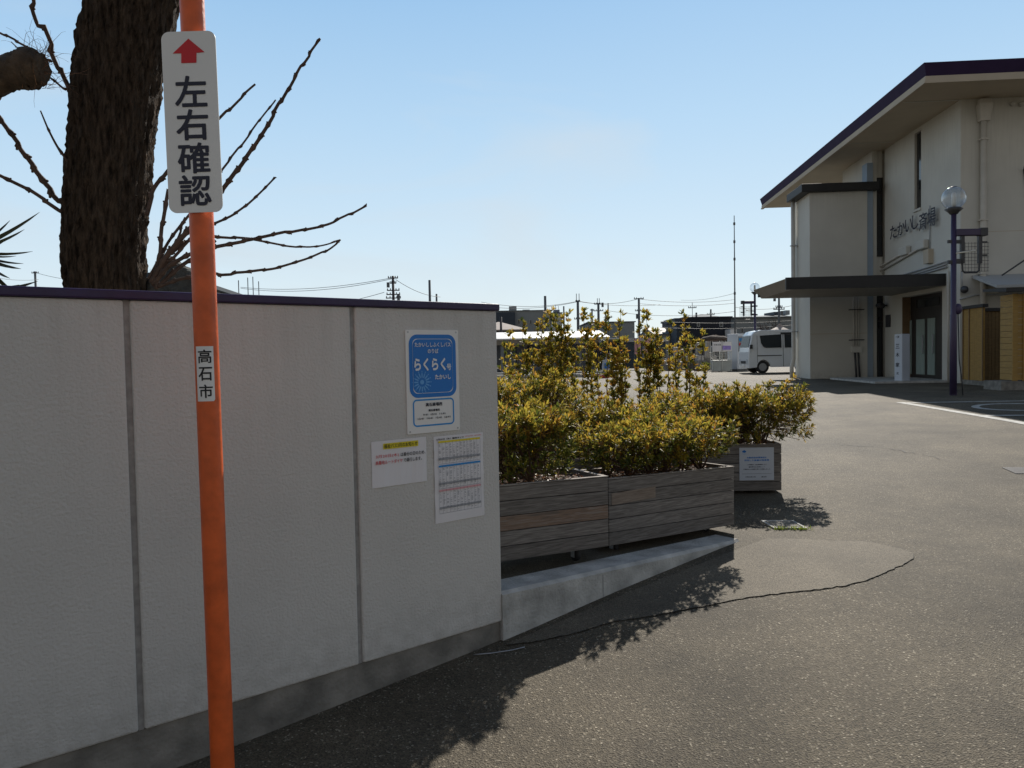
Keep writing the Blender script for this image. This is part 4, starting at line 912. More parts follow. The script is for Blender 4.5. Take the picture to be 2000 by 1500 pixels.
# garden rock behind the wall
rk = P(338, 560, 4.95); rock = thing('garden_rock', 'dark mossy upright rock between trunk and orange pole, behind the wall', 'rock', (rk.x, rk.y, .335))
mb = MB(); mb.sphere((rk.x, rk.y, 1.24), 1.0, 30, 26, (.36, .30, 1.0))
for i, p in enumerate(mb.v):
    q = np.array(p); s_ = 1 + .10 * math.sin(q[0] * 23 + q[2] * 7) + .08 * math.sin(q[2] * 17 + q[0] * 9 + q[1] * 13) + rng.normal(0, .012); mb.v[i] = (rk.x + (q[0] - rk.x) * s_, rk.y + (q[1] - rk.y) * s_, 1.2 + (q[2] - 1.2) * (1 + .02 * math.sin(q[0] * 31)))
obj('rock_body', mb, 'rock', rock, True, world=True)
tag(rock, None, None)
mb = MB(); wd0 = []
for i in range(30):
    b = Vector((rk.x + rng.uniform(-.14, .14), rk.y - .05, 2.08)); mb.tube([b, b + Vector((rng.normal(0, .01), 0, rng.uniform(.03, .1)))], [.0012, .0005], 3, False)
obj('grass_blades', mb, 'drygrass', rock, world=True)

# ------------------------------------------------------------------ the hall on the right
CB = P(1875, 700, 20.5); ang = math.atan2(-.08, 1)
av = Vector((.08, 1, 0)).normalized(); bv = Vector((1, -.08, 0)).normalized(); C0 = Vector((CB.x, CB.y, 0)); GL = .63
hall = thing('assembly_hall', 'two storey cream hall with purple roof edge and black entrance canopy', 'building', (CB.x, CB.y, GL), ang)
HM = Matrix.Translation(C0) @ Matrix.Rotation(ang, 4, 'Z')
def LB(x, y, b=0.0):
    d = ray(x, y); s_ = (C0 + bv * b - E0).dot(bv) / d.dot(bv); p = E0 + d * s_; return ((p - C0).dot(av), p.z)
def LA(x, y, a):
    d = ray(x, y); s_ = (C0 + av * a - E0).dot(av) / d.dot(av); p = E0 + d * s_; return ((p - C0).dot(bv), p.z)
def HB(): return MB(HM)
aR = LB(1728, 600)[0]; zS = LB(1800, 240)[1]                  # far end of the lettered wall; soffit level
zS = (LB(1875, 197)[1] + LB(1737, 285)[1]) / 2
d0, d1 = LB(1762, 650)[0], LB(1840, 650)[0]                   # door opening (far, near)
zD = LB(1800, 571)[1] - .05
s0, s1 = LB(1786, 330)[0], LB(1799, 330)[0]; zs0, zs1 = LB(1792, 408)[1], LB(1792, 258)[1]
TH = .32; rev = .24
# lettered wall (plane b=0) with slit window and door openings
mb = HB()
def wseg(a0, a1, z0, z1): 
    if a1 - a0 > .01 and z1 - z0 > .01: mb.box(0, TH, a0, a1, z0, z1)
wseg(TH, d1, GL - .3, zS); wseg(d1 + .0, d0, zD, zs0); wseg(d1, s1, zs0, zs1); wseg(s0, d0, zs0, zs1); wseg(d1, d0, zs1, zS); wseg(d0, aR, GL - .3, zS)
mb.box(0, 9, 0, TH - .001, GL - .3, zS)                        # wall facing the road
bW0, bW1 = LA(1715, 420, aR)[0], 0.0
zw0, zw1 = LA(1720, 500, aR)[1], LA(1720, 345, aR)[1]
bP0, bP1 = LA(1694, 500, aR)[0], LA(1706, 500, aR)[0]; bBL = LA(1582, 600, aR - .0)[0]
aBk = LB(1553, 600, bBL)[0]; zBT = LA(1640, 374, aR)[1]
# wing: recess strip, tall window bay and the flat roofed block
mb.box(bP1, bW0, aR + .12, aR + .5, GL - .3, zS); mb.box(bW0, -.001, aR + .2, aR + .5, zw1, zS); mb.box(bW0, -.001, aR + .2, aR + .5, LA(1720, 572, aR)[1], zw0)
pts = [(bBL, aR), (bP0, aR), (bP0, aBk), (bBL, aBk)]
mb.hexa([(b, a, GL - .3) for b, a in pts], [(b, a, zBT) for b, a in pts])
mb.box(.9, 9, 6, 15.2, GL - .3, zS); mb.box(-.2, .899, aR + .501, aR + 3.0, GL - .3, zS); mb.box(bP1, -.201, aR + .501, aR + 2.9, GL - .3, zS - .002)
obj('wall', mb, 'cream', hall, world=True)
mb = HB(); mb.box(bP0 + .002, bP1, aR + .03, aR + .45, GL - .3, zS - .4); obj('pilaster', mb, 'bluepaint', hall, world=True)
# window glass
def window(name_b0, b1, a, z0, z1, bars):
    m_ = HB(); m_.box(name_b0, b1, a, a + .03, z0, z1); f = obj('window', m_, 'doorframe', hall, world=True)
    m_ = HB()
    for i in range(len(bars) - 1): m_.box(name_b0 + .04, b1 - .04, a - .006, a - .003, bars[i] + .05, bars[i + 1] - .05)
    obj('pane', m_, 'darkglass', f, world=True)
window(bW0, -.002, aR + .14, zw0, zw1, [zw0, zw0 + (zw1 - zw0) * .42, zw0 + (zw1 - zw0) * .8, zw1])
window(bW0, -.002, aR + .14, GL, LA(1720, 572, aR)[1] - .004, [GL, GL + 1.9, LA(1720, 572, aR)[1]])
mb = HB(); mb.box(.075, .11, s1, s0, zs0, zs1); f = obj('window', mb, 'doorframe', hall, world=True)
mb = HB(); mb.box(.068, .073, s1 + .03, s0 - .03, zs0 + .05, zs1 - .05); obj('pane', mb, 'darkglass', f, world=True)
mb = HB(); mb.box(-.04, .066, s1 - .03, s0 + .03, zs0 - .07, zs0 - .002); obj('sill', mb, 'cream', f, world=True)
# entrance: reveal, doors with curtains
mb = HB(); mb.box(.001, rev, d0 - .02, d0 - .002, GL, zD - .002); obj('reveal', mb, 'brown', hall, world=True)
mb = HB(); mb.box(rev, rev + .05, d1 + .01, d0 - .03, GL, zD); dr = obj('door_frame', mb, 'doorframe', hall, world=True)
zdt = LB(1800, 622)[1]
for xa, xb in ((1768, 1781), (1790, 1807), (1812, 1827)):
    a0 = LB(xb, 680, rev)[0]; a1 = LB(xa, 680, rev)[0]
    m_ = HB(); m_.box(rev - .012, rev - .002, a0, a1, GL + .16, zdt); dl = obj('door', m_, 'curtain', hall, world=True)
    m_ = HB(); n = 18
    pr_ = [(rev - .016 - .010 * math.sin(i * 1.9) ** 2, a0 + (a1 - a0) * (.03 + .94 * i / n)) for i in range(n + 1)]
    lo = [m_.pt((b, a, GL + .18)) for b, a in pr_]; hi = [m_.pt((b, a, zdt - .02)) for b, a in pr_]
    for i in range(n): m_.face([lo[i], lo[i + 1], hi[i + 1], hi[i]])
    obj('curtain', m_, 'curtain', dl, world=True)
    m_ = HB(); m_.tube([(rev - .06, a0 + .04, GL + .8), (rev - .06, a0 + .04, GL + 1.35)], .018, 8); obj('handle', m_, 'conduit', dl, True, world=True)
mb = HB(); mb.box(rev - .012, rev - .002, LB(1835, 600, rev)[0], LB(1790, 600, rev)[0], zdt + .35, zD - .12); obj('transom_pane', mb, 'darkglass', dr, world=True)
mb = HB(); mb.box(-2.0, rev, d1 - .5, d0 + .6, GL - .2, GL + .055); obj('entrance_step', mb, 'kerb_concrete', hall, world=True)
# canopy over the entrance
aC = LB(1848, 550)[0]; zc1 = LA(1690, 538, aC)[1]; zc0 = LA(1690, 561.5, aC)[1]; bC = LA(1535, 545, aC)[0]; aE = aC + 3.9
mb = HB(); mb.box(bC + .004, -.002, aC, aC + .09, zc0, zc1); can = obj('entrance_canopy', mb, 'canopyblack', hall, world=True)
mb = HB(); lo = [(bC + .30, aC + .095, zc0), (-.002, aC + .095, zc0), (-.002, aE - .25, zc0), (bC + .30, aE - .25, zc0)]; mb.hexa(lo, [(b, a, zc0 + .05) for b, a, z in lo]); obj('soffit', mb, 'canopygrey', can, world=True)
mb = HB(); mb.hexa([(bC + .20, aC + .092, zc0 + .002), (bC + .298, aC + .092, zc0 + .002), (bC + .298, aE - .25, zc0 + .002), (bC + .20, aE - .25, zc0 + .002)], [(bC, aC + .092, zc1 - .03), (bC + .10, aC + .092, zc1 - .03), (bC + .10, aE, zc1 - .03), (bC, aE, zc1 - .03)]); obj('side_fascia', mb, 'taupe', can, world=True)
mb = HB(); mb.box(bC + .1, -.002, aC + .092, aE, zc1 - .05, zc1 - .02); mb.box(bC + .102, -.002, aE - .24, aE - .16, zc0 + .05, zc1 - .052); obj('canopy_roof', mb, 'canopyblack', can, world=True)
# main roof: soffit, fascia, gutter edge
eC = P(1805, 122, 19.0); eb, ea = (eC - C0).dot(bv), (eC - C0).dot(av); zt = eC.z; zb_ = LA(1830, 152, ea)[1]
aF = 14.8
mb = HB(); mb.box(eb + .05, 10.5, ea + .05, aF, zS + .001, zS + .12); obj('soffit', mb, 'soffit', hall, world=True)
mb = HB(); mb.box(eb + .02, 10.5, ea + .021, ea + .12, zS - .055, zS + .0); mb.box(eb + .02, eb + .12, ea + .121, aF, zS - .055, zS); obj('soffit_edge', mb, 'soffit', hall, world=True)
mb = HB()
lo = [(eb + .10, ea + .08, zS + .01), (10.6, ea + .08, zS + .01), (10.6, aF - .02, zS + .01), (eb + .10, aF - .02, zS + .01)]; hi = [(eb, ea, zt), (10.6, ea, zt), (10.6, aF + .1, zt), (eb, aF + .1, zt)]
m_ = mb; a = [m_.pt(p) for p in lo]; b = [m_.pt(p) for p in hi]
for i in range(4): j = (i + 1) % 4; m_.face([a[i], a[j], b[j], b[i]])
obj('roof_fascia', mb, 'fascia', hall, world=True)
mb = HB(); top = [(eb + .3, ea + .3, zt - .02), (10.5, ea + .3, zt - .02), (10.5, aF - .2, zt - .02), (eb + .3, aF - .2, zt - .02)]; rdg = [(6, 6, zt + 1.0), (10.5, 6, zt + 1.0), (10.5, 9, zt + 1.0), (6, 9, zt + 1.0)]; mb.hexa(top, rdg)
mb.quad((eb, ea, zt), (10.6, ea, zt), (10.6, aF + .1, zt), (eb, aF + .1, zt)); obj('roof', mb, 'roof_grey', hall, world=True)
mb = HB(); mb.box(eb + .121, 10.5, -.02, .02, zS - .018, zS - .002); mb.box(eb + .121, 0, 4.0, 4.03, zS - .012, zS - .002); obj('soffit_joint', mb, 'cream', hall, world=True)
# flat roof slab of the block
zsl0, zsl1 = LA(1640, 373, aR - .15)[1], LA(1640, 357, aR - .15)[1]; bs = LA(1566, 365, aR - .2)[0]
aS = LB(1536, 390, bs)[0]; pts = [(bs, aR - .2), (bP1 + .12, aR - .2), (bP1 + .12, aS), (bs, aS)]
mb = HB(); mb.hexa([(b, a, zsl0 + .002) for b, a in pts], [(b, a, zsl1) for b, a in pts]); obj('block_roof', mb, 'canopyblack', hall, world=True, bevel=.02)
# letters
mb = HB(); ms = HB()
for i, ch in enumerate('たかいし斎場'):
    px = [1752, 1767, 1782, 1795, 1810.5, 1827][i]; py = [453, 446, 439.5, 433, 432, 424][i]; a_, z_ = LB(px, py); hgt = [.40, .40, .38, .42, .5, .52][i]; wdt = [.52, .52, .48, .40, .50, .50][i]
    for off in (-.11,):
        m_ = mb; put_text(m_, ch, (lambda x, z, o=off: (o, -x, z)), -a_, z_, hgt, wdt, bold=.012)
    for dx in (-.15, .15): ms.tube([(-.10, a_ + dx, z_ - .1), (.02, a_ + dx, z_ - .1)], .008, 6)
lt = obj('lettering', mb, 'navy', hall, world=True); obj('stud', ms, 'conduit', lt, world=True)
# pipes on the facade
def pipe(pts, r, mat='pipe', nm='downpipe', par=hall):
    m_ = HB(); m_.tube(pts, r, 10); return obj(nm, m_, mat, par, True, world=True)
bD = LA(1921, 300, -.10)[0]; dp = pipe([(bD, -.10, zS - .6), (bD, -.10, GL + .1)], .075)
mb = HB(); mb.hexa([(bD - .11, -.20, zS - .62), (bD + .11, -.20, zS - .62), (bD + .11, -.01, zS - .62), (bD - .11, -.01, zS - .62)], [(bD - .17, -.25, zS - .18), (bD + .17, -.25, zS - .18), (bD + .17, -.01, zS - .18), (bD - .17, -.01, zS - .18)]); mb.box(bD - .13, bD + .13, -.21, -.01, zS - .178, zS - .06); obj('rain_hopper', mb, 'pipe', hall, world=True)
for z in (zS - 1.1, zS - 3.2, zS - 4.6):
    mb = HB(); mb.box(bD - .10, bD + .10, -.185, -.004, z, z + .04); obj('bracket', mb, 'pipe', dp, world=True)
b2 = LA(1549.5, 600, aBk - .3)[0]; aQ = aBk - .3; p2_ = pipe([(b2, aQ, zBT - .02), (b2, aQ, GL + .65), (b2 - .06, aQ - .05, GL + .45), (b2 - .08, aQ - .05, GL + .36), (b2 - .08, aQ - .05, GL)], .07)
for z in (GL + 1.6, GL + 3.1, GL + 4.6):
    mb = HB(); mb.box(b2 - .085, b2 + .16, aQ - .09, aQ + .09, z, z + .03); obj('bracket', mb, 'conduit', p2_, world=True)
for px in (1667, 1672.5, 1677): b3 = LA(px, 640, aR - .05)[0]; pipe([(b3, aR - .05, zc0), (b3, aR - .05, GL + 1.05)], .022, 'pipe', 'conduit')
mb = HB(); b3 = LA(1672, 700, aR)[0]; mb.box(b3 - .16, b3 + .16, aR - .10, aR - .003, GL + .85, GL + 1.05); jb = obj('junction_box', mb, 'cream', hall, world=True)
for dx in (-.06, .05): m_ = HB(); m_.tube([(b3 + dx, aR - .06, GL + .85), (b3 + dx + .05, aR - .06, GL)], .03, 8); obj('cable', m_, 'steel_dark', jb, True, world=True)
for z in (GL + 2.25, GL + 1.25): m_ = HB(); m_.box(b3 - .24, b3 + .24, aR - .085, aR - .004, z, z + .03); obj('pipe_clamp', m_, 'steel_dark', hall, world=True)
for i, (xa, ya, xb, yb) in enumerate(((1694, 532, 1772, 491), (1706, 533, 1806, 481), (1766, 531, 1850, 511), (1780, 532, 1851, 516), (1792, 532, 1852, 521))):
    A_, B_ = LB(xa, ya), LB(xb, yb); pipe([(-.05, A_[0], A_[1] - .1), (-.05, B_[0], B_[1])], .035 if i < 2 else .022, 'pipe' if i < 2 else 'conduit', 'conduit')
for px, py in ((1772, 491), (1806, 479)): a_, z_ = LB(px, py); mb = HB(); mb.box(-.16, -.002, a_ - .28, a_ + .28, z_ - .12, z_ + .14); obj('junction_box', mb, 'cream', hall, world=True, bevel=.03)
a_, z_ = LB(1818, 505); mb = HB(); mb.box(-.14, -.002, a_ - .16, a_ + .16, z_ - .14, z_ + .26); obj('junction_box', mb, 'soffit', hall, world=True)
pipe([(-.03, LB(1818, 440)[0], LB(1818, 470)[1] + 1.0), (-.03, LB(1818, 440)[0], z_ + .26)], .015, 'conduit', 'conduit')
pipe([(-.06, aC - .25, zc1 + .05), (-.06, aC - .25, GL)], .03, 'pipe', 'conduit'); pipe([(-.05, aC - .45, zc1 - .3), (-.05, aC - .45, GL)], .015, 'brown', 'conduit')
bx_ = LA(1880, 566, -.06)[0]; mb = HB(); mb.sphere((bx_, -.16, LA(1880, 566, -.1)[1]), .1, 12, 8, (.9, 1.3, 1)); obj('wall_lamp', mb, 'steel_dark', hall, True, world=True)
pipe([(bx_, -.03, LA(1880, 530, -.03)[1]), (bx_, -.03, LA(1880, 560, -.03)[1])], .015, 'conduit', 'conduit')
zz_ = LA(1900, 580, -.03)[1]; pipe([(bx_ - .05, -.03, zz_ - .05), (bD - .15, -.03, zz_ + .05), (9, -.03, zz_ + .12)], .022, 'conduit', 'conduit'); pipe([(bD, -.03, zz_ + .3), (9, -.03, zz_ + .35)], .022, 'conduit', 'conduit')
for px in (1978, 1995): b_, z_ = LA(px, 203, -.04); mb = HB(); mb.tube([(b_, -.1, z_), (b_, -.0, z_)], .06, 12); obj('vent_cap', mb, 'cream', hall, True, world=True)
b_, z_ = LA(1992, 328, -.03); pipe([(b_, -.25, z_), (b_ + .1, -.03, z_ - .05), (b_ + .25, -.03, z_ - 1.0)], .02, 'steel_dark', 'cable')
# small lean-to awning with strut at the right edge
b_, z_ = LA(1938, 562, -1.2)
mb = HB(); mb.hexa([(b_, -1.4, z_ - .02), (9, -1.4, z_ + .1), (9, -.02, z_ + .45), (b_ + .1, -.02, z_ + .35)], [(b_, -1.4, z_ + .05), (9, -1.4, z_ + .17), (9, -.02, z_ + .52), (b_ + .1, -.02, z_ + .42)]); aw = obj('awning', mb, 'bld_light', hall, world=True)
pipe([(b_ + .1, -1.3, z_ - .1), (9, -1.3, z_ - .02)], .03, 'steel_dark', 'awning_bar', aw); pipe([(b_ + .5, -.7, z_ + .35), (b_ + 2, -.1, z_ + 1.2)], .02, 'steel_dark', 'awning_bar', aw)
# wall fittings at the entrance pier
a_, z_ = LB(1736, 596); mb = HB(); mb.tube([(-.02, a_ + .1, z_), (-.22, a_ + .1, z_)], .03, 8); mb.tube([(-.22, a_ + .35, z_ + .02), (-.22, a_ - .05, z_ - .02)], [.07, .09], 12); obj('spot_lamp', mb, 'steel_dark', hall, True, world=True)
a_, z_ = LB(1736, 627); mb = HB(); mb.box(-.05, -.002, a_ - .16, a_ + .16, z_ - .2, z_ + .2); obj('intercom', mb, 'steel_dark', hall, world=True, bevel=.01)

zj = LA(1640, 652, aR)[1]; mb = HB(); mb.box(bBL + .002, bP0 - .002, aR - .003, aR + .01, zj, zj + .018); obj('render_joint', mb, 'soffit', hall, world=True)
zj = LA(1960, 452, 0)[1]; mb = HB(); mb.box(.002, 9, -.003, .01, zj, zj + .015); obj('render_joint', mb, 'soffit', hall, world=True)
# white standing sign at the entrance
sb = H(1762, 747, GL); box = thing('standing_sign', 'tall white box sign standing on the step by the hall doors', 'sign', (sb.x, sb.y, GL), R(18))
SM = Matrix.Translation((sb.x, sb.y, GL)) @ Matrix.Rotation(R(18), 4, 'Z')
mb = MB(SM); mb.box(-.14, .14, -.14, .14, .04, 1.36); obj('box', mb, 'boxwhite', box, world=True, bevel=.015)
mb = MB(SM); mb.box(-.17, .17, -.17, .17, 0, .038); obj('base', mb, 'steel_dark', box, world=True)
f1 = lambda x, z: SM @ Vector((-.143, -x, z))
mb = MB()
for ch, z in (('→', 1.28), ('三', 1.02), ('木', .78), ('家', .50)): put_text(mb, ch, f1, -.02, z, .12 if ch != '→' else .07, .13, .02)
put_text(mb, '式', f1, -.02, .26, .07, .08, .02); obj('lettering', mb, 'navy', box, world=True)

# fence, gate and shed in front of the hall
def boards(nm, lab, cat, pa, pb, z0, z1, mat, n, capmat, grp=None, batten=True):
    pa = Vector((pa.x, pa.y, 0)); pb = Vector((pb.x, pb.y, 0)); ex = (pb - pa); L_ = ex.length; ex.normalize(); t = thing(nm, lab, cat, (pa.x, pa.y, GL), math.atan2(ex.y, ex.x), grp)
    m_ = MB()
    for i in range(n): m_.box(L_ * i / n + .004, L_ * (i + 1) / n - .004, .0, .03, z0, z1)
    obj('boards', m_, mat, t)
    m_ = MB(); m_.box(-.04, L_ + .04, -.05, .09, z1 + .001, z1 + .08); obj('cap_rail', m_, capmat, t)
    if batten:
        m_ = MB()
        for u in (.03, .34, .97): m_.box(L_ * u - .02, L_ * u + .02, -.02, -.001, z0, z1)
        obj('batten', m_, 'brown', t)
    m_ = MB(); m_.box(0, L_, .005, .06, -.05, z0 - .002); obj('plinth', m_, 'concrete', t)
    return t
boards('wooden_fence', 'golden board fence panel beside the purple lamp post', 'fence', P(1880, 700, 20.0), P(1921, 700, 18.9), .12, 1.93, 'bamboo', 12, 'canopyblack')
boards('wooden_gate', 'dark brown board gate between fence panel and corner shed', 'gate', P(1923, 700, 19.0), P(1985, 700, 19.0), .12, 1.83, 'darkgate', 9, 'canopyblack', batten=False)
sh = P(1978, 700, 16.8); shed = thing('storage_shed', 'golden boarded shed cut off by the right edge', 'shed', (sh.x, sh.y, GL), R(-4.5))
mb = MB()
for i in range(14): mb.box(.01, 3.0, 0, .03, .22 + i * .134, .22 + i * .134 + .126)
for i in range(14): mb.box(-.0, .03, .031, .5, .22 + i * .134, .22 + i * .134 + .126)
obj('wall', mb, 'bamboo', shed); mb = MB(); mb.box(-.02, .09, -.03, -.001, .2, 2.1); mb.box(.20, .23, -.02, -.001, .2, 2.1); obj('corner_post', mb, 'bamboo', shed)
mb = MB(); mb.hexa([(-.28, -.25, 2.13), (3.2, -.25, 2.13), (3.2, .7, 2.2), (-.28, .7, 2.2)], [(-.28, -.25, 2.21), (3.2, -.25, 2.21), (3.2, .7, 2.26), (-.28, .7, 2.26)]); obj('roof', mb, 'canopyblack', shed)
mb = MB(); mb.box(-.3, 3.1, -.12, .6, -.1, .2); obj('plinth', mb, 'concrete', shed)

# ------------------------------------------------------------------ globe lamp posts
def lamp_post(label, x, y):
    t = thing('lamp_post', label, 'lamp post', (x, y, GL), 0, 'purple globe lamp posts'); m = MB()
    m.tube([(0, 0, -.05), (0, 0, 1.6), (0, 0, 1.62), (0, 0, 3.62)], [.066, .063, .053, .049], 20); obj('pole', m, 'lampcoat', t, True)
    m = MB(); m.lathe([(.07, 3.6), (.10, 3.64), (.17, 3.70), (.12, 3.73), (.06, 3.73), (0, 3.73)], (0, 0, 0), 24); obj('collar', m, 'steel_dark', t, True)
    m = MB(); m.sphere((0, 0, 3.92), .225, 32, 18); g = obj('globe', m, 'globe', t, True)
    m = MB(); m.tube([(0, 0, 3.73), (0, 0, 3.8), (0, 0, 4.0), (0, 0, 4.04)], [.03, .045, .045, .02], 14); obj('bulb', m, 'bulb', g, True)
    m = MB(); m.lathe([(0.0, 4.147), (.05, 4.144), (.06, 4.138)], (0, 0, 0), 16); obj('top_vent', m, 'lampcoat', g, True)
    m = MB(); m.box(.02, .62, -.07, .07, 3.17, 3.30); a_ = obj('arm', m, 'lampcoat', t, bevel=.01); m = MB(); m.box(.50, .64, -.075, .075, 3.16, 3.315); obj('arm_cap', m, 'steel_dark', a_)
    m = MB()
    for xx in (.17, .52): m.box(xx - .035, xx + .035, -.03, .03, 2.62, 3.168)
    for xx, zz in ((.12, 3.02), (.12, 2.82), (.12, 2.68), (.57, 3.02), (.57, 2.76)): m.box(xx - .09, xx + .09, -.02, .02, zz, zz + .035)
    m.tube([(.17, 0, 2.64), (.18, 0, 2.48), (.22, 0, 2.44), (.46, 0, 2.44), (.51, 0, 2.48), (.52, 0, 2.64)], .018, 8); m.box(-.12, .17, -.03, .03, 2.62, 2.69); m.box(-.12, .17, -.02, .02, 3.03, 3.09); fr = obj('hanging_frame', m, 'steel_dark', t)
    m = MB()
    for i in range(9): m.tube([(.20 + .065 * i, .06, 2.46), (.20 + .065 * i, .06, 3.05)], .004, 4, False)
    for i in range(9): m.tube([(.18, .06, 2.47 + .07 * i), (.74, .06, 2.47 + .07 * i)], .004, 4, False)
    obj('wire_mesh', m, 'steel_dark', fr); m = MB(); m.tube([(.02, -.06, 2.82), (.40, -.06, 2.87)], .016, 8); obj('tube_light', m, 'bulb', fr, True)
    m = MB(); m.sphere((.09, 0, 1.72), .10, 14, 10, (.8, .7, 1.1)); obj('meter_box', m, 'lampcoat', t, True); m = MB(); m.tube([(.08, -.02, 1.62), (.10, -.03, .7), (.16, -.03, .25), (.18, -.02, 0)], .012, 6); obj('cable', m, 'steel_dark', t, True)
    return t
lq = P(1862, 700, 15.4); lamp = lamp_post('purple globe lamp post in front of the hall, the nearer of the two', lq.x, lq.y)
lq = P(1475, 700, 36.0); l2 = copy_tree(lamp, None, (lq.x, lq.y, GL), math.pi, 'small far purple globe lamp post behind the white van')

# ------------------------------------------------------------------ white van
vx, vy = P(1462, 700, 33.0).x, 33.0
van = thing('parked_van', 'white boxy van parked behind the corner of the hall', 'van', (vx + 1.7, vy + .74, GL)); Lv, Wv = 3.4, 1.48
VM = Matrix.Translation((vx, vy, GL))
def arch(cx, r, z, n=10): return [(cx + r * math.cos(t), z + r * math.sin(t)) for t in np.linspace(0, math.pi, n)]
prof = [(0.02, .22), (0.0, .5), (.02, .92), (.05, 1.12), (.17, 1.66), (.28, 1.79), (.55, 1.86), (3.30, 1.87), (3.38, 1.80), (3.40, .9), (3.38, .24)] + arch(2.75, .33, .28) + arch(.62, .33, .28)
rows = []; mb = MB(VM); secs = [(0, .05), (.06, 0), (.5, 0), (Wv / 2, 0), (Wv - .5, 0), (Wv - .06, 0), (Wv, .05)]
def vp(x, z, yy):
    k = min(yy, Wv - yy); tum = max(0, (z - 1.0)) * .10; ins = .05 if k < .01 else 0.0
    y2 = yy + (tum if yy < Wv / 2 else -tum) * (1 if k < .1 else 0); cx_ = 1.7; cz_ = .95
    return (x + (ins if x < .5 else -ins if x > 3.2 else 0), y2, z - (ins if z > 1.7 else 0) + (ins * .6 if z < .25 else 0))
for yy, _ in secs: rows.append([mb.pt(vp(x, z, yy)) for x, z in prof])
n = len(prof)
for a, b in zip(rows[:-1], rows[1:]):
    for k in range(n): j = (k + 1) % n; mb.face([a[k], a[j], b[j], b[k]])
mb.face(rows[0]); mb.face(rows[-1][::-1]); body = obj('body', mb, 'vanwhite', van, world=True, bevel=.02)
def vside(pts, nm, mat, par, off=.012):
    m_ = MB(VM); m_.prism([(x, max(0, z - 1.0) * .10 - off, z) for x, z in pts], (0, .01, 0)); return obj(nm, m_, mat, par, world=True)
sw = vside([(.50, 1.62), (.55, 1.30), (.64, 1.14), (.76, 1.09), (1.42, 1.09), (1.42, 1.66)], 'side_window', 'darkglass', van)
sw = vside([(1.56, 1.09), (2.62, 1.10), (2.62, 1.64), (1.56, 1.66)], 'side_window', 'darkglass', van); vside([(1.40, 1.66), (2.75, 1.665), (2.75, 1.745), (1.40, 1.74)], 'rain_visor', 'vanplastic', van, .02)
vside([(.38, .735), (1.42, .745), (1.42, .775), (.38, .775)], 'side_rail', 'vanplastic', van, .016); vside([(1.49, .28), (1.505, .28), (1.505, 1.70), (1.49, 1.70)], 'door_seam', 'vanplastic', van, .0125); vside([(.38, .45), (.39, .45), (.39, 1.62), (.38, 1.62)], 'door_seam', 'vanplastic', van, .0125)
vside([(2.50, .98), (2.56, .98), (2.56, 1.10), (2.50, 1.10)], 'door_handle', 'vanplastic', van, .03)
m_ = MB(VM)
for i, (x, ch) in enumerate(((2.38, '高'), (2.58, '石'))): put_text(m_, ch, lambda xx, z: (xx, -.014, z), x, .66, .12, .12, .02); put_text(m_, '市', lambda xx, z: (xx, -.014, z), x + .02, .46, .08, .08, .02)
obj('lettering', m_, 'navy', van, world=True)
m_ = MB(VM); m_.prism([(.052, .14, 1.13), (.052, Wv - .14, 1.13), (.158, Wv - .20, 1.62), (.158, .20, 1.62)], (-.02, 0, .0)); obj('windscreen', m_, 'van_glass', van, world=True)
for yy in (.10, Wv - .34):
    m_ = MB(VM); m_.box(-.012, .03, yy, yy + .24, .40, .62); obj('headlight', m_, 'headlight', van, world=True, bevel=.01)
m_ = MB(VM); m_.box(-.015, .02, .42, Wv - .42, .42, .54); obj('grille', m_, 'vanplastic', van, world=True); m_ = MB(VM); m_.box(-.02, .02, .58, .90, .30, .40); obj('number_plate', m_, 'signwhite', van, world=True)
m_ = MB(VM); m_.box(.05, .16, -.10, .02, 1.06, 1.24); obj('wing_mirror', m_, 'vanplastic', van, world=True, bevel=.02)
for cx_ in (.62, 2.75):
    for yy in (.04, Wv - .20):
        m_ = MB(VM); m_.tube([(cx_, yy, .27), (cx_, yy + .16, .27)], .27, 24); wh = obj('wheel', m_, 'rubber', van, world=True, bevel=.02)
        m_ = MB(VM); m_.tube([(cx_, yy - .006 if yy < 1 else yy + .16, .27), (cx_, yy if yy < 1 else yy + .166, .27)], .165, 20)
        obj('rim', m_, 'rim_metal', wh, world=True)

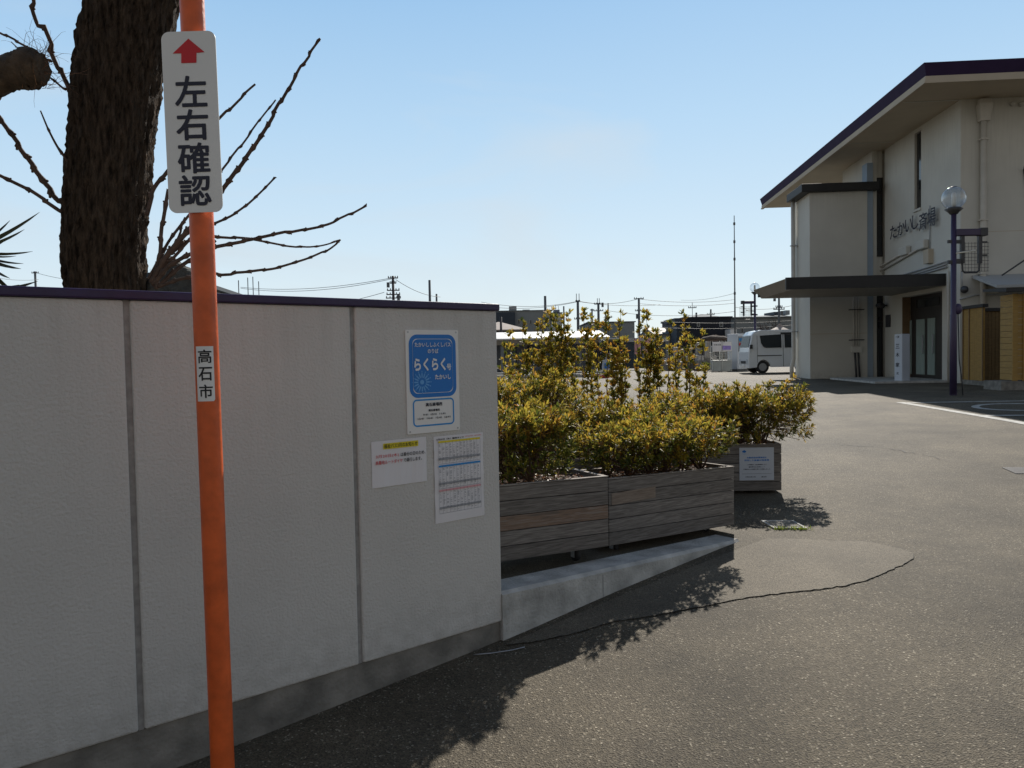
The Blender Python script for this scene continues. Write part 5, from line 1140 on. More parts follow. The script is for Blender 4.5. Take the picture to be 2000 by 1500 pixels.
# ------------------------------------------------------------------ far side of the lot
def bxw(x0, x1, yt, yb, D, dep, mb=None):
    """box whose front face spans the given photo rectangle at depth D"""
    a, b = P(x0, (yt + yb) / 2, D), P(x1, (yt + yb) / 2, D); zt_ = P((x0 + x1) / 2, yt, D).z; zb2 = P((x0 + x1) / 2, yb, D).z if yb else GL - .05
    m_ = mb or MB(); m_.box(a.x, b.x, D, D + dep, max(zb2, GL - .05), zt_); return m_
def building(nm, lab, x0, x1, yt, D, dep, mat, roof=None, wins=(), group=None, cat='building', extras=()):
    a, b = P(x0, 690, D), P(x1, 690, D); zt_ = P((x0 + x1) / 2, yt, D).z; t = thing(nm, lab, cat, ((a.x + b.x) / 2, D, GL), 0, group)
    m_ = MB(); m_.box(a.x, b.x, D, D + dep, GL - .05, zt_); obj('wall', m_, mat, t, world=True)
    if roof:
        kind, yr, rm = roof; zr = P((x0 + x1) / 2, yr, D).z; o_ = .5; m_ = MB()
        xa, xb, ya, yb = a.x - o_, b.x + o_, D - o_, D + dep + o_
        if kind == 'hip':
            ins = min((xb - xa), (yb - ya)) * .48; m_.hexa([(xa, ya, zt_ + .01), (xb, ya, zt_ + .01), (xb, yb, zt_ + .01), (xa, yb, zt_ + .01)], [(xa, ya, zt_ + .12), (xb, ya, zt_ + .12), (xb, yb, zt_ + .12), (xa, yb, zt_ + .12)])
            m_.hexa([(xa, ya, zt_ + .121), (xb, ya, zt_ + .121), (xb, yb, zt_ + .121), (xa, yb, zt_ + .121)], [(xa + ins, ya + ins, zr), (xb - ins, ya + ins, zr), (xb - ins, yb - ins, zr), (xa + ins, yb - ins, zr)])
        elif kind == 'gable':
            ym = (ya + yb) / 2; lo = [m_.pt((xa, ya, zt_ + .01)), m_.pt((xb, ya, zt_ + .01)), m_.pt((xb, yb, zt_ + .01)), m_.pt((xa, yb, zt_ + .01)), m_.pt((xa, ym, zr)), m_.pt((xb, ym, zr))]
            for q in ((0, 1, 5, 4), (2, 3, 4, 5), (0, 4, 3), (1, 2, 5), (3, 2, 1, 0)): m_.face([lo[i] for i in q])
        else:
            m_.box(xa + .35, xb - .35, ya + .35, yb - .35, zt_ + .01, zr)
        obj('roof', m_, rm, t, world=True)
    for (wx0, wx1, wy0, wy1) in wins:
        m_ = MB(); q0, q1 = P(wx0, wy1, D), P(wx1, wy0, D); m_.box(q0.x, q1.x, D - .06, D - .002, q0.z, q1.z); f = obj('window', m_, 'bld_light' if mat != 'bld_light' else 'bld_grey', t, world=True); m_ = MB(); m_.box(q0.x + .06, q1.x - .06, D - .075, D - .062, q0.z + .06, q1.z - .06); obj('pane', m_, 'darkglass', f, world=True)
    for (nm2, wx0, wx1, wy0, wy1, mt, dp_) in extras:
        m_ = MB(); q0, q1 = P(wx0, wy1, D), P(wx1, wy0, D); m_.box(q0.x, q1.x, D + dp_[0], D + dp_[1], q0.z, q1.z); obj(nm2, m_, mt, t, world=True)
    return t
building('office_block', 'flat grey two tone block with a roof hut, behind the tall shrubs', 900, 1078, 608, 92, 14, 'bld_grey', ('flat', 606.5, 'bld_grey'), [(1011, 1016, 624, 634), (1034, 1039, 624, 634)], extras=[('end_wall', 900, 1006, 610, 690, 'bld_dark', (-.5, -.01)), ('roof_hut', 994, 1009, 597, 606.5, 'bld_grey', (1, 5)), ('air_unit', 1021, 1035, 603.5, 606.5, 'bld_light', (1, 3)), ('vent', 1018, 1021, 619, 622, 'vanplastic', (-.2, -.01))])
building('tiled_house', 'low house with a brown hipped roof next to the wall end', 930, 1020, 647, 66, 8, 'bld_dark', ('hip', 627, 'roof_brown'))
building('grey_shop', 'low grey building rising behind the shelter roof', 1150, 1240, 630, 95, 12, 'bld_grey', ('flat', 628, 'bld_dark'))
building('rooftop_house', 'small block with a blue rooftop unit between the columnar shrubs', 1080, 1098, 612, 110, 8, 'bld_light', ('flat', 610, 'bld_dark'), extras=[('rooftop_unit', 1083, 1094, 604, 610, 'bluegrey', (1, 4)), ('antenna', 1086, 1086.6, 594, 604, 'wire', (2, 2.1)), ('antenna', 1092, 1092.6, 596, 604, 'wire', (2, 2.1))])
building('tiled_house', 'low grey house with a long tiled roof left of the black house', 1285, 1335, 652, 84, 9, 'bld_light', ('gable', 637, 'roof_grey'))
building('black_house', 'black clad house with a grey roof at the far side of the lot', 1338, 1428, 622, 80, 12, 'bld_black', ('flat', 618.5, 'bld_black'), [(1361, 1367, 630, 638), (1405, 1412, 629, 638)], extras=[('eave', 1318, 1338, 621, 629, 'bld_dark', (0, 6)), ('wall', 1324, 1338, 629, 690, 'bld_dark', (.5, 6)), ('chimney', 1387, 1389, 604, 614, 'pole_conc', (6, 6.4))])
gr_ = building('gabled_house', 'grey gable roof showing above the black house', 1350, 1405, 622, 100, 9, 'bld_grey', ('hip', 612, 'bld_grey'))
building('warehouse', 'pale grey warehouse with a sloping roof behind the white van', 1435, 1600, 620, 100, 20, 'bld_grey', ('hip', 612, 'bld_grey'), [(1447, 1452, 640, 650)], extras=[('rooftop_unit', 1517, 1528, 608, 614, 'bld_dark', (1, 5)), ('rooftop_unit', 1540, 1548, 605, 614, 'bld_grey', (1, 5))])
building('white_kiosk', 'tiny white shed in the gap right of the black house', 1427, 1439, 643, 78, 2, 'white', None)
ab = thing('apartment_block', 'pale flats with air units under a sloping roof line, above the wall', 'building', P(470, 690, 58)); ab.location.z = GL; WM[ab.name] = Matrix.Translation(ab.location)
# long facade seen at an angle
A_, B_ = P(330, 535, 50), P(540, 577, 85); mb = MB(); ex = Vector((B_.x - A_.x, B_.y - A_.y, 0)); nn = Vector((-ex.y, ex.x, 0)).normalized() * 2.5
zA = P(330, 541, 50).z
mb.hexa([(A_.x, A_.y, GL), (B_.x, B_.y, GL), (B_.x + nn.x, B_.y + nn.y, GL), (A_.x + nn.x, A_.y + nn.y, GL)], [(A_.x, A_.y, zA), (B_.x, B_.y, zA), (B_.x + nn.x, B_.y + nn.y, zA), (A_.x + nn.x, A_.y + nn.y, zA)]); obj('wall', mb, 'bld_light', ab, world=True)
exn = ex.normalized(); nx = nn.normalized(); mb = MB(); o1 = Vector((A_.x, A_.y, 0)) - nx * .5; o2 = Vector((B_.x, B_.y, 0)) - nx * .5
mb.hexa([(o1.x, o1.y, zA + .01), (o2.x, o2.y, zA + .01), (o2.x + nn.x * 1.1, o2.y + nn.y * 1.1, zA + .01), (o1.x + nn.x * 1.1, o1.y + nn.y * 1.1, zA + .01)], [(o1.x, o1.y, zA + .3), (o2.x, o2.y, zA + .3), (o2.x + nn.x * 1.1, o2.y + nn.y * 1.1, zA + .3), (o1.x + nn.x * 1.1, o1.y + nn.y * 1.1, zA + .3)]); obj('roof', mb, 'bld_dark', ab, world=True)
for u in (.42, .5, .58, .68, .78):
    c = Vector((A_.x, A_.y, 0)) + ex * u - nx * .3; mb = MB(Matrix.Translation((c.x, c.y, zA - 1.3)) @ Matrix.Rotation(math.atan2(ex.y, ex.x), 4, 'Z')); mb.box(-.45, .45, -.15, .25, 0, .7); au = obj('air_unit', mb, 'bld_light', ab, world=True); mb2 = MB(mb.Mx); mb2.tube([(-.1, -.155, .35), (-.1, -.151, .35)], .26, 16); obj('fan_grille', mb2, 'bld_dark', au, world=True)
for u, hh_ in ((.62, 2.2), (.68, 2.5), (.75, 2.3), (.52, 1.6)):
    c = Vector((A_.x, A_.y, 0)) + ex * u; mb = MB(); mb.tube([(c.x, c.y, zA), (c.x, c.y, zA + hh_)], .04, 5); obj('antenna', mb, 'wire', ab, world=True)

# shelter with white roof, kerbs
sd = 42.0
shl = thing('bicycle_shelter', 'long open shelter with a sunlit white roof behind the tall shrubs', 'shelter', (P(1080, 690, sd).x, sd, GL))
xa, xb = P(900, 690, sd).x, P(1192, 690, sd).x; zr0 = P(1100, 662, sd).z; zr1 = P(1100, 647, sd + 5).z
mb = MB(); mb.hexa([(xa, sd, zr0), (xb, sd, zr0), (xb, sd + 5, zr1 - .08), (xa, sd + 5, zr1 - .08)], [(xa, sd, zr0 + .08), (xb, sd, zr0 + .08), (xb, sd + 5, zr1), (xa, sd + 5, zr1)]); obj('roof', mb, 'roofwhite', shl, world=True)
mb = MB(); mb.box(xa, xb, sd + .05, sd + .2, zr0 - .28, zr0 - .003); obj('beam', mb, 'tan', shl, world=True)
for px in (981, 1060, 1135, 1188):
    x = P(px, 690, sd).x; mb = MB(); mb.box(x - .09, x + .09, sd + .21, sd + .39, GL - .05, zr0 - .01); obj('post', mb, 'bld_grey', shl, world=True)
mb = MB(); mb.box(xa, xb - 1.5, sd + 4.0, sd + 4.2, GL - .05, zr1 - .12); obj('back_wall', mb, 'bluegrey', shl, world=True)
for px0, px1, py in ((986, 1030, 668), (1034, 1092, 668), (1100, 1132, 672), (1138, 1165, 676)):
    x0_, x1_ = P(px0, 690, sd + 2.2).x, P(px1, 690, sd + 2.2).x; ck_ = thing('storage_cabinet', f'blue grey storage cabinet under the shelter roof', 'cabinet', ((x0_ + x1_) / 2, sd + 2.2, GL), 0, 'storage cabinets under the shelter'); mb = MB(); mb.box(x0_, x1_, sd + 2.2, sd + 3.0, GL - .03, P(px0, py, sd + 2.2).z); obj('case', mb, 'bluegrey', ck_, world=True); mb = MB(); mb.box((x0_ + x1_) / 2 - .02, (x0_ + x1_) / 2 + .02, sd + 2.17, sd + 2.199, GL, P(px0, py + 3, sd + 2.2).z); obj('door_gap', mb, 'vanplastic', ck_, world=True); mb = MB(); mb.sphere((x0_ + .25, sd + 2.6, P(px0, py, sd + 2.2).z + .06), .25, 10, 6, (1, 1, .4)); obj('cover', mb, 'bld_light', ck_, True, world=True)
for i, (D, lab) in enumerate(((36.5, 'far one of two long pale kerb stones before the shelter'), (32.0, 'near one of two long pale kerb stones before the shelter'))):
    x0_, x1_ = P(930, 690, D).x, P(1183, 690, D).x; kb = thing('kerb_stone', lab, 'kerb', ((x0_ + x1_) / 2, D, GL), 0, 'kerb stones before the shelter'); mb = MB(); mb.box(x0_, x1_, D, D + .5, GL - .05, GL + .15); obj('stone', mb, 'kerb_concrete', kb, world=True, bevel=.02)
af = P(1184, 700, 31); afr = thing('a_frame_sign', 'white and blue folding sign on a red base, before the shelter', 'sign', (af.x, 31, GL)); mb = MB(); mb.hexa([(af.x - .17, 30.8, GL + .12), (af.x + .17, 30.8, GL + .12), (af.x + .17, 31.2, GL + .12), (af.x - .17, 31.2, GL + .12)], [(af.x - .15, 30.97, GL + .72), (af.x + .15, 30.97, GL + .72), (af.x + .15, 31.03, GL + .72), (af.x - .15, 31.03, GL + .72)]); obj('board', mb, 'boxwhite', afr, world=True)
mb = MB(); mb.box(af.x - .27, af.x + .27, 30.7, 31.3, GL - .01, GL + .11); obj('base', mb, 'redpaint', afr, world=True); mb = MB(); mb.box(af.x - .09, af.x + .09, 30.84, 30.9, GL + .38, GL + .58); obj('print', mb, 'blue', afr, world=True)
# hatchback van seen from behind, open tail
rv = P(1181, 690, 43.5); tv = thing('open_hatch_van', 'dark small van with its tailgate raised, beside the person in black', 'van', (rv.x, rv.y, GL)); RM = Matrix.Translation((rv.x, 40.5, GL))
mb = MB(RM); mb.hexa([(-.62, 0, .28), (.66, 0, .28), (.66, 3.0, .28), (-.62, 3.0, .28)], [(-.62, 0, .9), (.66, 0, .9), (.66, 3, .9), (-.62, 3, .9)]); mb.hexa([(-.62, .0, .9), (.66, .0, .9), (.66, 2.6, .9), (-.62, 2.6, .9)], [(-.54, .15, 1.62), (.58, .15, 1.62), (.58, 2.3, 1.62), (-.54, 2.3, 1.62)]); obj('body', mb, 'bld_black', tv, world=True, bevel=.05)
mb = MB(RM); mb.hexa([(-.58, -.9, 1.68), (.62, -.9, 1.68), (.62, .3, 1.63), (-.58, .3, 1.63)], [(-.58, -.9, 1.76), (.62, -.9, 1.76), (.62, .3, 1.74), (-.58, .3, 1.74)]); obj('tailgate', mb, 'bld_light', tv, world=True, bevel=.03)
for i in range(4): mb = MB(RM); mb.box(-.36 + i * .24, -.24 + i * .24, -.03, -.002, .62, 1.08); obj('parcel', mb, 'bld_light', tv, world=True)
for x in (-.56, .52): mb = MB(RM); mb.tube([(x, .5, .27), (x + .12, .5, .27)], .27, 16); obj('wheel', mb, 'rubber', tv, world=True)
for x in (-.58, .60): mb = MB(RM); mb.box(x - .03, x + .03, -.015, -.001, .55, .85); obj('tail_light', mb, 'redpaint', tv, world=True)
# person in black, bending slightly to the right
pq = P(1171, 690, 39.0); per = thing('person', 'person in black jacket and trousers leaning forward by the open van', 'person', (pq.x, pq.y, GL))
def skin_body(pts, edges, rad, mat, name, par):
    me = bpy.data.meshes.new(name); me.from_pydata([tuple(Vector(p)) for p in pts], edges, []); me.materials.append(MT[mat]); o = bpy.data.objects.new(name, me); COL.objects.link(o); o.parent = par
    m = o.modifiers.new('skin', 'SKIN'); me.skin_vertices.new() if not me.skin_vertices else None
    for i, r in enumerate(rad): me.skin_vertices[0].data[i].radius = (r, r)
    me.skin_vertices[0].data[0].use_root = True; s_ = o.modifiers.new('sub', 'SUBSURF'); s_.levels = s_.render_levels = 2; WM[o.name] = WM[par.name]; return o
bp = [(0, 0, .85), (.02, 0, 1.05), (.08, 0, 1.27), (.14, 0, 1.36), (.19, 0, 1.47),
      (.0, -.09, .80), (.03, -.10, .46), (-.02, -.10, .07), (.10, -.10, .04),
      (0, .09, .80), (.05, .10, .46), (.02, .10, .07), (.14, .10, .04),
      (.08, -.18, 1.29), (.12, -.22, 1.04), (.30, -.18, .96), (.38, -.17, .97),
      (.08, .18, 1.29), (.12, .22, 1.04), (.30, .16, .98), (.38, .15, .99)]
be = [(0, 1), (1, 2), (2, 3), (3, 4), (0, 5), (5, 6), (6, 7), (7, 8), (0, 9), (9, 10), (10, 11), (11, 12), (2, 13), (13, 14), (14, 15), (15, 16), (2, 17), (17, 18), (18, 19), (19, 20)]
br_ = [.15, .15, .15, .065, .06, .10, .07, .05, .04, .10, .07, .05, .04, .075, .055, .045, .035, .075, .055, .045, .035]
skin_body(bp, be, br_, 'cloth_black', 'body', per)
mb = MB(); mb.sphere((.215, 0, 1.525), .105, 16, 12, (.9, .78, 1.12)); mb.sphere((.315, 0, 1.51), .016, 8, 6, (1, .8, 1.3))
for yy in (-.085, .085): mb.sphere((.20, yy, 1.52), .028, 8, 6, (.6, .35, 1))
obj('head', mb, 'skin', per, True); mb = MB(); mb.sphere((.20, 0, 1.555), .112, 16, 12, (.95, .84, 1.0)); obj('hair', mb, 'hair', per, True)
mb = MB()
for yy in (-.17, .15):
    mb.sphere((.43, yy, .975), .045, 10, 8, (1.0, .45, .7))
    for k in range(4): mb.tube([(.46, yy - .025 + .017 * k, .98), (.50, yy - .025 + .017 * k, .965), (.52, yy - .025 + .017 * k, .94)], [.009, .008, .006], 6)
    mb.tube([(.42, yy + .03, .985), (.45, yy + .05, .98), (.475, yy + .05, .965)], [.010, .009, .007], 6)
obj('hands', mb, 'skin', per, True)
mb = MB(); mb.tube([(.03, -.19, 1.0), (.05, -.17, 1.02), (.14, -.10, 1.02), (.19, 0, 1.02), (.14, .1, 1.02)], .018, 6); obj('belt', mb, 'bandwhite', per, True)

# grave stones
for i, (px, ty, wpx, D, mt) in enumerate(((1292, 690, 12, 41, 'stone'), (1306, 684, 10, 42, 'stone'), (1320, 678, 10, 41, 'stone_pale'), (1333, 682, 11, 42.5, 'stone'), (1347, 677, 10, 41.5, 'stone'), (1362, 669, 9, 42, 'stone_pale'), (1366, 673, 9, 40.5, 'stone'), (1382, 664, 8, 42, 'stone_pale'), (1392, 676, 8, 43, 'stone'))):
    c = P(px, 690, D); wh = wpx / FPX * D / 2; zt_ = P(px, ty, D).z - GL
    lab = ['grey gravestone at the left end of the far row', 'second gravestone from the left in the far row', 'pale gravestone left of the middle of the far row', 'grey gravestone in the middle of the far row', 'grey gravestone right of the middle of the far row', 'pale upright gravestone behind a shorter grey one', 'short grey gravestone in front of a pale upright one', 'tallest pale gravestone, under the thatched roof edge', 'grey gravestone half behind the wire cage'][i]
    gs = thing('gravestone', lab, 'gravestone', (c.x, c.y, GL), 0, 'gravestones along the far edge of the lot')
    mb = MB(); mb.box(-wh * 1.9, wh * 1.9, -.4, .4, -.05, zt_ * .38); obj('plinth', mb, 'stone', gs, bevel=.02)
    mb = MB(); mb.box(-wh * 1.3, wh * 1.3, -.28, .28, zt_ * .38 + .001, zt_ * .58); obj('base', mb, 'stone_pale', gs, bevel=.02); mb = MB(); mb.box(-wh * .75, wh * .75, -.16, .16, zt_ * .58 + .001, zt_); obj('shaft', mb, mt, gs, bevel=.03)
th_ = P(1400, 690, 40.5); pav = thing('thatched_pavilion', 'low thatched roof on posts over the wire cages', 'pavilion', (th_.x, 41, GL)); zt_ = P(1400, 655, 41).z - GL; zb2 = P(1400, 665, 41).z - GL
mb = MB(); ring = []
for r_, z in ((.95, zb2), (.55, zb2 + (zt_ - zb2) * .75), (.1, zt_)): ring.append([mb.pt((r_ * math.cos(t) * 1.0, r_ * math.sin(t) * .7, z + rng.normal(0, .02))) for t in np.linspace(0, 6.283, 25)[:-1]])
for a, b in zip(ring[:-1], ring[1:]):
    for k in range(24): j = (k + 1) % 24; mb.face([a[k], a[j], b[j], b[k]])
mb.face(ring[0][::-1]); mb.face(ring[-1]); obj('roof', mb, 'thatch', pav, True)
for x, y in ((-.6, -.3), (.6, -.3), (-.6, .35), (.6, .35)): mb = MB(); mb.tube([(x, y, -.05), (x, y, zb2 + .02)], .05, 8); obj('post', mb, 'stone', pav, True)
def cage(lab, px, D, sheet, head):
    c = P(px, 690, D); t = thing('wire_cage', lab, 'cage', (c.x, c.y, GL), 0, 'white wire cages with bins'); hw_ = .24; mb = MB()
    for i in range(9): x = -hw_ + 2 * hw_ * i / 8; mb.tube([(x, -.2, .5), (x, -.2, 1.45)], .006, 4, False)
    for i in range(9): mb.tube([(-hw_, -.2, .5 + i * .118), (hw_, -.2, .5 + i * .118)], .006, 4, False)
    for x in (-hw_, hw_):
        for y in (-.2, .2): mb.tube([(x, y, 0), (x, y, 1.5)], .014, 6)
    obj('frame', mb, 'cagewhite', t); mb = MB(); mb.hexa([(-.20, -.17, .0), (.20, -.17, .0), (.20, .17, .0), (-.20, .17, .0)], [(-.24, -.19, .55), (.24, -.19, .55), (.24, .19, .55), (-.24, .19, .55)]); obj('bin', mb, 'tank', t, bevel=.02)
    mb = MB(); mb.box(-hw_, hw_, -.225, -.215, .98, 1.44); s_ = obj('sheet', mb, sheet, t); mb = MB()
    for i in range(4): put_text(mb, '分別'[i % 2], lambda x, z: (x, -.228, z), -.14 + .09 * i, 1.3, .07, .07, .02)
    if not head: mb = MB(); mb.box(-.2, .2, -.229, -.2255, 1.05, 1.25)
    obj('print', mb, 'black' if head else 'purpleprint', s_); return t
cage('white wire cage with a black printed sheet, left of the pair', 1399, 38, 'paper', True); cage('white wire cage with a purple printed sheet, next to the white cabinet', 1417, 38, 'paper', False)
vm = P(1441, 690, 38.5); vend = thing('vending_machine', 'tall white vending machine just left of the white van', 'vending machine', (vm.x, vm.y, GL), R(38)); mb = MB(); mb.box(-.45, .45, -.3, .3, .08, 1.83); cb_ = obj('cabinet', mb, 'boxwhite', vend, bevel=.02)
mb = MB(); mb.box(-.38, .38, -.315, -.301, .95, 1.70); obj('display_window', mb, 'bluegrey', vend)
for r_ in range(3):
    mb = MB()
    for k in range(7): mb.tube([(-.31 + k * .1, -.325, 1.02 + .23 * r_), (-.31 + k * .1, -.325, 1.15 + .23 * r_)], .03, 8)
    obj('drink_row', mb, ['bld_light', 'redpaint', 'skyblue'][r_], vend)
mb = MB(); mb.box(-.3, .2, -.312, -.301, .62, .82); obj('coin_panel', mb, 'redpaint', vend); mb = MB(); mb.box(-.3, .3, -.312, -.301, .22, .42); obj('pickup_slot', mb, 'vanplastic', vend); mb = MB(); mb.box(-.42, .42, -.27, .27, -.02, .079); obj('foot', mb, 'steel_dark', vend)
for px, py, lb in ((1239, 676, 'pink banner left of the dense pointed columnar shrub'), (1259, 676, 'pink banner closest to the dense pointed columnar shrub')):
    c = P(px, 690, 45); t = thing('banner', lb, 'banner', (c.x, c.y, GL), 0, 'pink banners across the lot'); mb = MB(); mb.tube([(0, 0, -.05), (0, 0, 1.9)], .02, 6); obj('pole', mb, 'wire', t); mb = MB(); n = 6
    a_ = [mb.pt((.02 + .36 * i / n, .03 * math.sin(i), .9)) for i in range(n + 1)]; b_ = [mb.pt((.02 + .36 * i / n, .03 * math.sin(i + .6), 1.8)) for i in range(n + 1)]
    for i in range(n): mb.face([a_[i], a_[i + 1], b_[i + 1], b_[i]])
    obj('cloth', mb, 'pink', t)
building('low_shop', 'low dark shop front across the lot between two columnar shrubs', 1205, 1300, 668, 52, 6, 'bld_dark', ('flat', 660, 'bld_light'), extras=[('panel', 1238, 1247, 668, 690, 'bld_light', (-.05, -.01)), ('panel', 1255, 1262, 676, 705, 'bluegrey', (-.05, -.01))])
# clipped bush across the lot (two)
for px, py, D, r_, lb in ((1252, 708, 30, .32, 'round golden bush far across the lot, between two columns'), (1000, 726, 30, .22, 'orange flowering pot plant by the kerb stones')):
    c = G(px, py + 8); t = thing('round_bush', lb, 'shrub', (c.x, c.y, c.z)); T = rng.normal(0, 1, (260, 3)); T = T / np.linalg.norm(T, axis=1, keepdims=True); T[:, 2] = np.abs(T[:, 2]); pos = T * r_ * rng.uniform(.6, 1, (260, 1)) * np.array([1, 1, 1.1]) + np.array([c.x, c.y, c.z + .04])
    v, f, ix = leaves(pos, T + rng.normal(0, .4, (260, 3)), rng.uniform(.08, .13, 260), rng.uniform(.04, .06, 260)); fast_mesh('foliage', v, f, ['leaf_gold'], np.zeros(len(f)), t)
# bare tree
bt = P(1497, 690, 62); bare = thing('bare_tree', 'leafless spreading tree behind the roof of the white van', 'tree', (bt.x, bt.y, GL)); mb = MB(); mt_ = MB()
def grow(p, d, L_, r, lev):
    q = p + d * L_; m = p.lerp(q, .5) + Vector((rng.normal(0, .03), rng.normal(0, .03), 0)) * L_; (mt_ if lev == 0 else mb).tube([p, m, q], [r, r * .85, r * .68], 5 if lev < 3 else 3, False)
    if lev < 5:
        for _ in range(3 if lev < 3 else 2):
            nd = (d + Vector((rng.normal(0, .55), rng.normal(0, .55), rng.normal(.05, .28)))).normalized(); grow(q, nd, L_ * rng.uniform(.6, .82), r * .62, lev + 1)
grow(Vector((bt.x, bt.y, GL - .1)), Vector((0, 0, 1)), 1.3, .11, 0); obj('trunk', mt_, 'twigbark', bare, world=True); obj('branches', mb, 'twigbark', bare, world=True)
gb = P(1523, 690, 50); hut = thing('small_pavilion', 'small brown pavilion roof behind the white van', 'pavilion', (gb.x, gb.y, GL)); mb = MB(); z0_, z1_ = P(1523, 646, 50).z - GL, P(1523, 632, 50).z - GL; mb.lathe([(.75, z0_ - .02), (.75, z0_), (.25, z0_ + (z1_ - z0_) * .5), (.06, z1_), (0, z1_)], (0, 0, 0), 8); obj('roof', mb, 'roof_brown', hut); mb = MB(); mb.tube([(0, 0, -.05), (0, 0, z0_)], .35, 10); obj('core', mb, 'cut', hut)

# ------------------------------------------------------------------ utility poles, wires, mast
poles = {}
def upole(key, lab, px, ty, D, r=.15, arms=(), kit=(), mat='pole_conc', rods=(), lean=0):
    c = P(px, 690, D); zt_ = P(px, ty, D).z; t = thing('utility_pole', lab, 'utility pole', (c.x, c.y, GL), 0, 'utility poles beyond the lot'); mb = MB(); mb.tube([(c.x, c.y, GL - .1), (c.x, c.y, zt_)], [r * 1.15, r * .85], 12); obj('pole', mb, mat, t, True, world=True)
    for yy, hl in arms:
        z = P(px, yy, D).z; mb = MB(); mb.box(c.x - hl, c.x + hl, c.y - .05, c.y + .05, z - .04, z + .04)
        cr_ = obj('crossarm', mb, mat, t, world=True)
        for s_ in (-.92, -.45, .45, .92): mb = MB(); mb.tube([(c.x + hl * s_, c.y, z + .05), (c.x + hl * s_, c.y, z + .17)], [.045, .03], 6); obj('insulator', mb, mat, cr_, world=True)
    for dx, yy, hh_ in kit:
        z = P(px, yy, D).z; mb = MB(); mb.tube([(c.x + dx, c.y - .3, z - hh_ / 2), (c.x + dx, c.y - .3, z + hh_ / 2)], .12, 10); obj('transformer', mb, 'pole_conc', t, world=True)
    for dx, hh_ in rods: mb = MB(); mb.box(c.x - abs(dx) - .05, c.x + abs(dx) + .05, c.y - .05, c.y + .05, zt_ - .1, zt_ + .02) if dx > 0 else None; mb.tube([(c.x + dx, c.y, zt_), (c.x + dx, c.y, zt_ + hh_)], .035, 5); obj('rod', mb, mat, t, world=True)
    poles[key] = (c, zt_, D); return t
upole('a', 'black pole crowded with cross arms and gear above the wall coping', 771, 539, 62, .12, ((543, .40), (553, .25), (567, .5), (575, .55), (582, .6)), ((-.35, 557, .4), (.45, 582, .45)), 'pole_brown')
upole('b', 'plain pole right of the gear laden one, above the wall coping', 842, 547, 62, .11)
upole('c', 'shortest plain pole showing above the wall coping', 855, 574, 70, .10)
upole('d', 'distant slim pole left of the trunk, near the spiky plant', 75, 530, 90, .14, ((533, .4),))
upole('e', 'plain thick pole standing above the flat grey block', 1066.5, 578, 80, .15)
upole('f', 'pole with two upright rods like a fork', 1130, 587, 80, .15, ((589, .22), (623, .4)), (), 'pole_conc', ((.14, .72), (-.14, .72)))
upole('g', 'pole with short rods and a side transformer', 1170, 592, 80, .14, ((594, .42), (607, .5)), ((.4, 596, .45), (-.3, 630, .4)), 'pole_conc', ((.10, .5), (-.10, .5)))
upole('h', 'slim plain pole right of the transformer pole', 1189, 592, 85, .08, ((620, .4),))
upole('i', 'tall pole with one wide top cross arm', 1249, 582, 80, .13, ((583.5, .5), (607, .4)), ((-.25, 618, .5),))
upole('j', 'short pole behind the loose columnar shrub', 1157.5, 603, 110, .13, ((606, .25),))
upole('k', 'short plain pole right of the rooftop unit', 1102.5, 598, 100, .11)
upole('l', 'thin pole standing before the brown hipped roof', 979.5, 619, 60, .10, (), (), 'pole_brown')
upole('m', 'pole with tangled gear behind the entrance canopy tip', 1522, 578, 70, .10, ((604, .5), (600, .3)), ((-.5, 586, .25), (.15, 612, .4)))
upole('n', 'small pole on the roof line of the black house', 1389, 604, 90, .11, ((614, .45),))
upole('o', 'thin aerial pole with cross rods left of the black house', 1353, 591, 85, .035, ((601, .45),))
mc = P(1436, 690, 60); mast = thing('radio_mast', 'very tall thin radio mast left of the hall', 'mast', (mc.x, mc.y, GL)); mb = MB(); zt_ = P(1436, 421, 60).z; mb.tube([(mc.x, mc.y, GL - .1), (mc.x, mc.y, 5), (mc.x, mc.y, zt_)], [.075, .06, .03], 8); obj('pole', mb, 'pole_conc', mast, True, world=True)
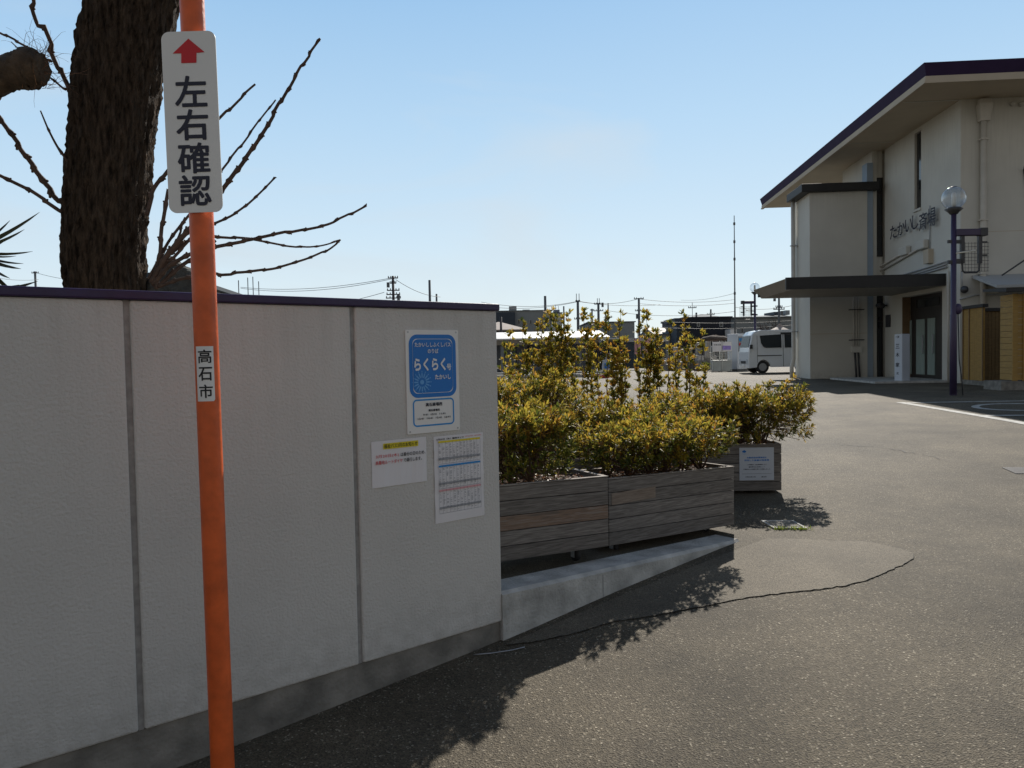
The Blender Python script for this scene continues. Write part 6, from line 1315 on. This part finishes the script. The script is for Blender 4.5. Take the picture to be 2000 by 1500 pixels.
for yy in (437, 472, 506, 573): z = P(1436, yy, 60).z; mb = MB(); mb.tube([(mc.x, mc.y, z - .1), (mc.x, mc.y, z + .1)], .085, 8); obj('clamp', mb, 'pole_conc', mast, True, world=True)
def wire(lab, pts, D0, D1, sag, r=.022):
    A_, B_ = P(*pts[0], D0), P(*pts[1], D1); q = [A_.lerp(B_, k / 24) - Vector((0, 0, sag * 4 * (k / 24) * (1 - k / 24))) for k in range(25)]; mb = MB(); mb.tube(q, r, 5, False)
    t = obj('power_line', mb, 'wire', None, True, loc=A_.lerp(B_, .5)); tag(t, lab, 'cable', 'power lines against the sky')
wire('upper power line from the gear laden pole down to the flats at the left', ((764, 543), (470, 561)), 62, 80, .5); wire('second power line just under the upper one, towards the flats', ((764, 545), (470, 563)), 62, 80, .6)
wire('power line sloping down from the gear laden pole to the coping', ((750, 571), (600, 600)), 62, 80, .2)
wire('power line running down right of the gear laden pole', ((773, 546), (860, 580)), 62, 70, .3)
wire('long power line from above the coping to the forked pole', ((940, 590), (1130, 588)), 78, 80, .5); wire('lower long power line from above the coping to the forked pole', ((960, 600), (1130, 589)), 78, 80, .35)
wire('power line between the forked pole and the wide armed pole', ((1130, 588), (1249, 583)), 80, 80, .4); wire('power line from the forked pole to the slim plain pole and beyond', ((1130, 589), (1290, 595)), 80, 82, .25)
wire('topmost power line from the wide armed pole to the mast', ((1249, 584), (1436, 585)), 80, 78, .3); wire('second power line from the wide armed pole to the mast', ((1249, 593), (1436, 592)), 80, 78, .25); wire('third power line, crossing below the second one left of the mast', ((1189, 607), (1436, 608)), 85, 78, .5)
wire('power line passing in front of the black house top', ((1290, 628), (1550, 626)), 72, 70, .2); wire('power line passing in front of the black house middle', ((1290, 640), (1550, 635)), 72, 70, .2)
wire('power line behind the hanging frame of the far lamp', ((1436, 600), (1550, 596)), 78, 74, .3); wire('power line rising to the mast top clamp side', ((1330, 586), (1434, 573)), 80, 60, .2, .014)
wire('thin power line left of the trunk', ((75, 534), (200, 548)), 90, 80, .3); wire('thin power line left of the spiky plant pole', ((75, 546), (-40, 535)), 90, 80, .3)
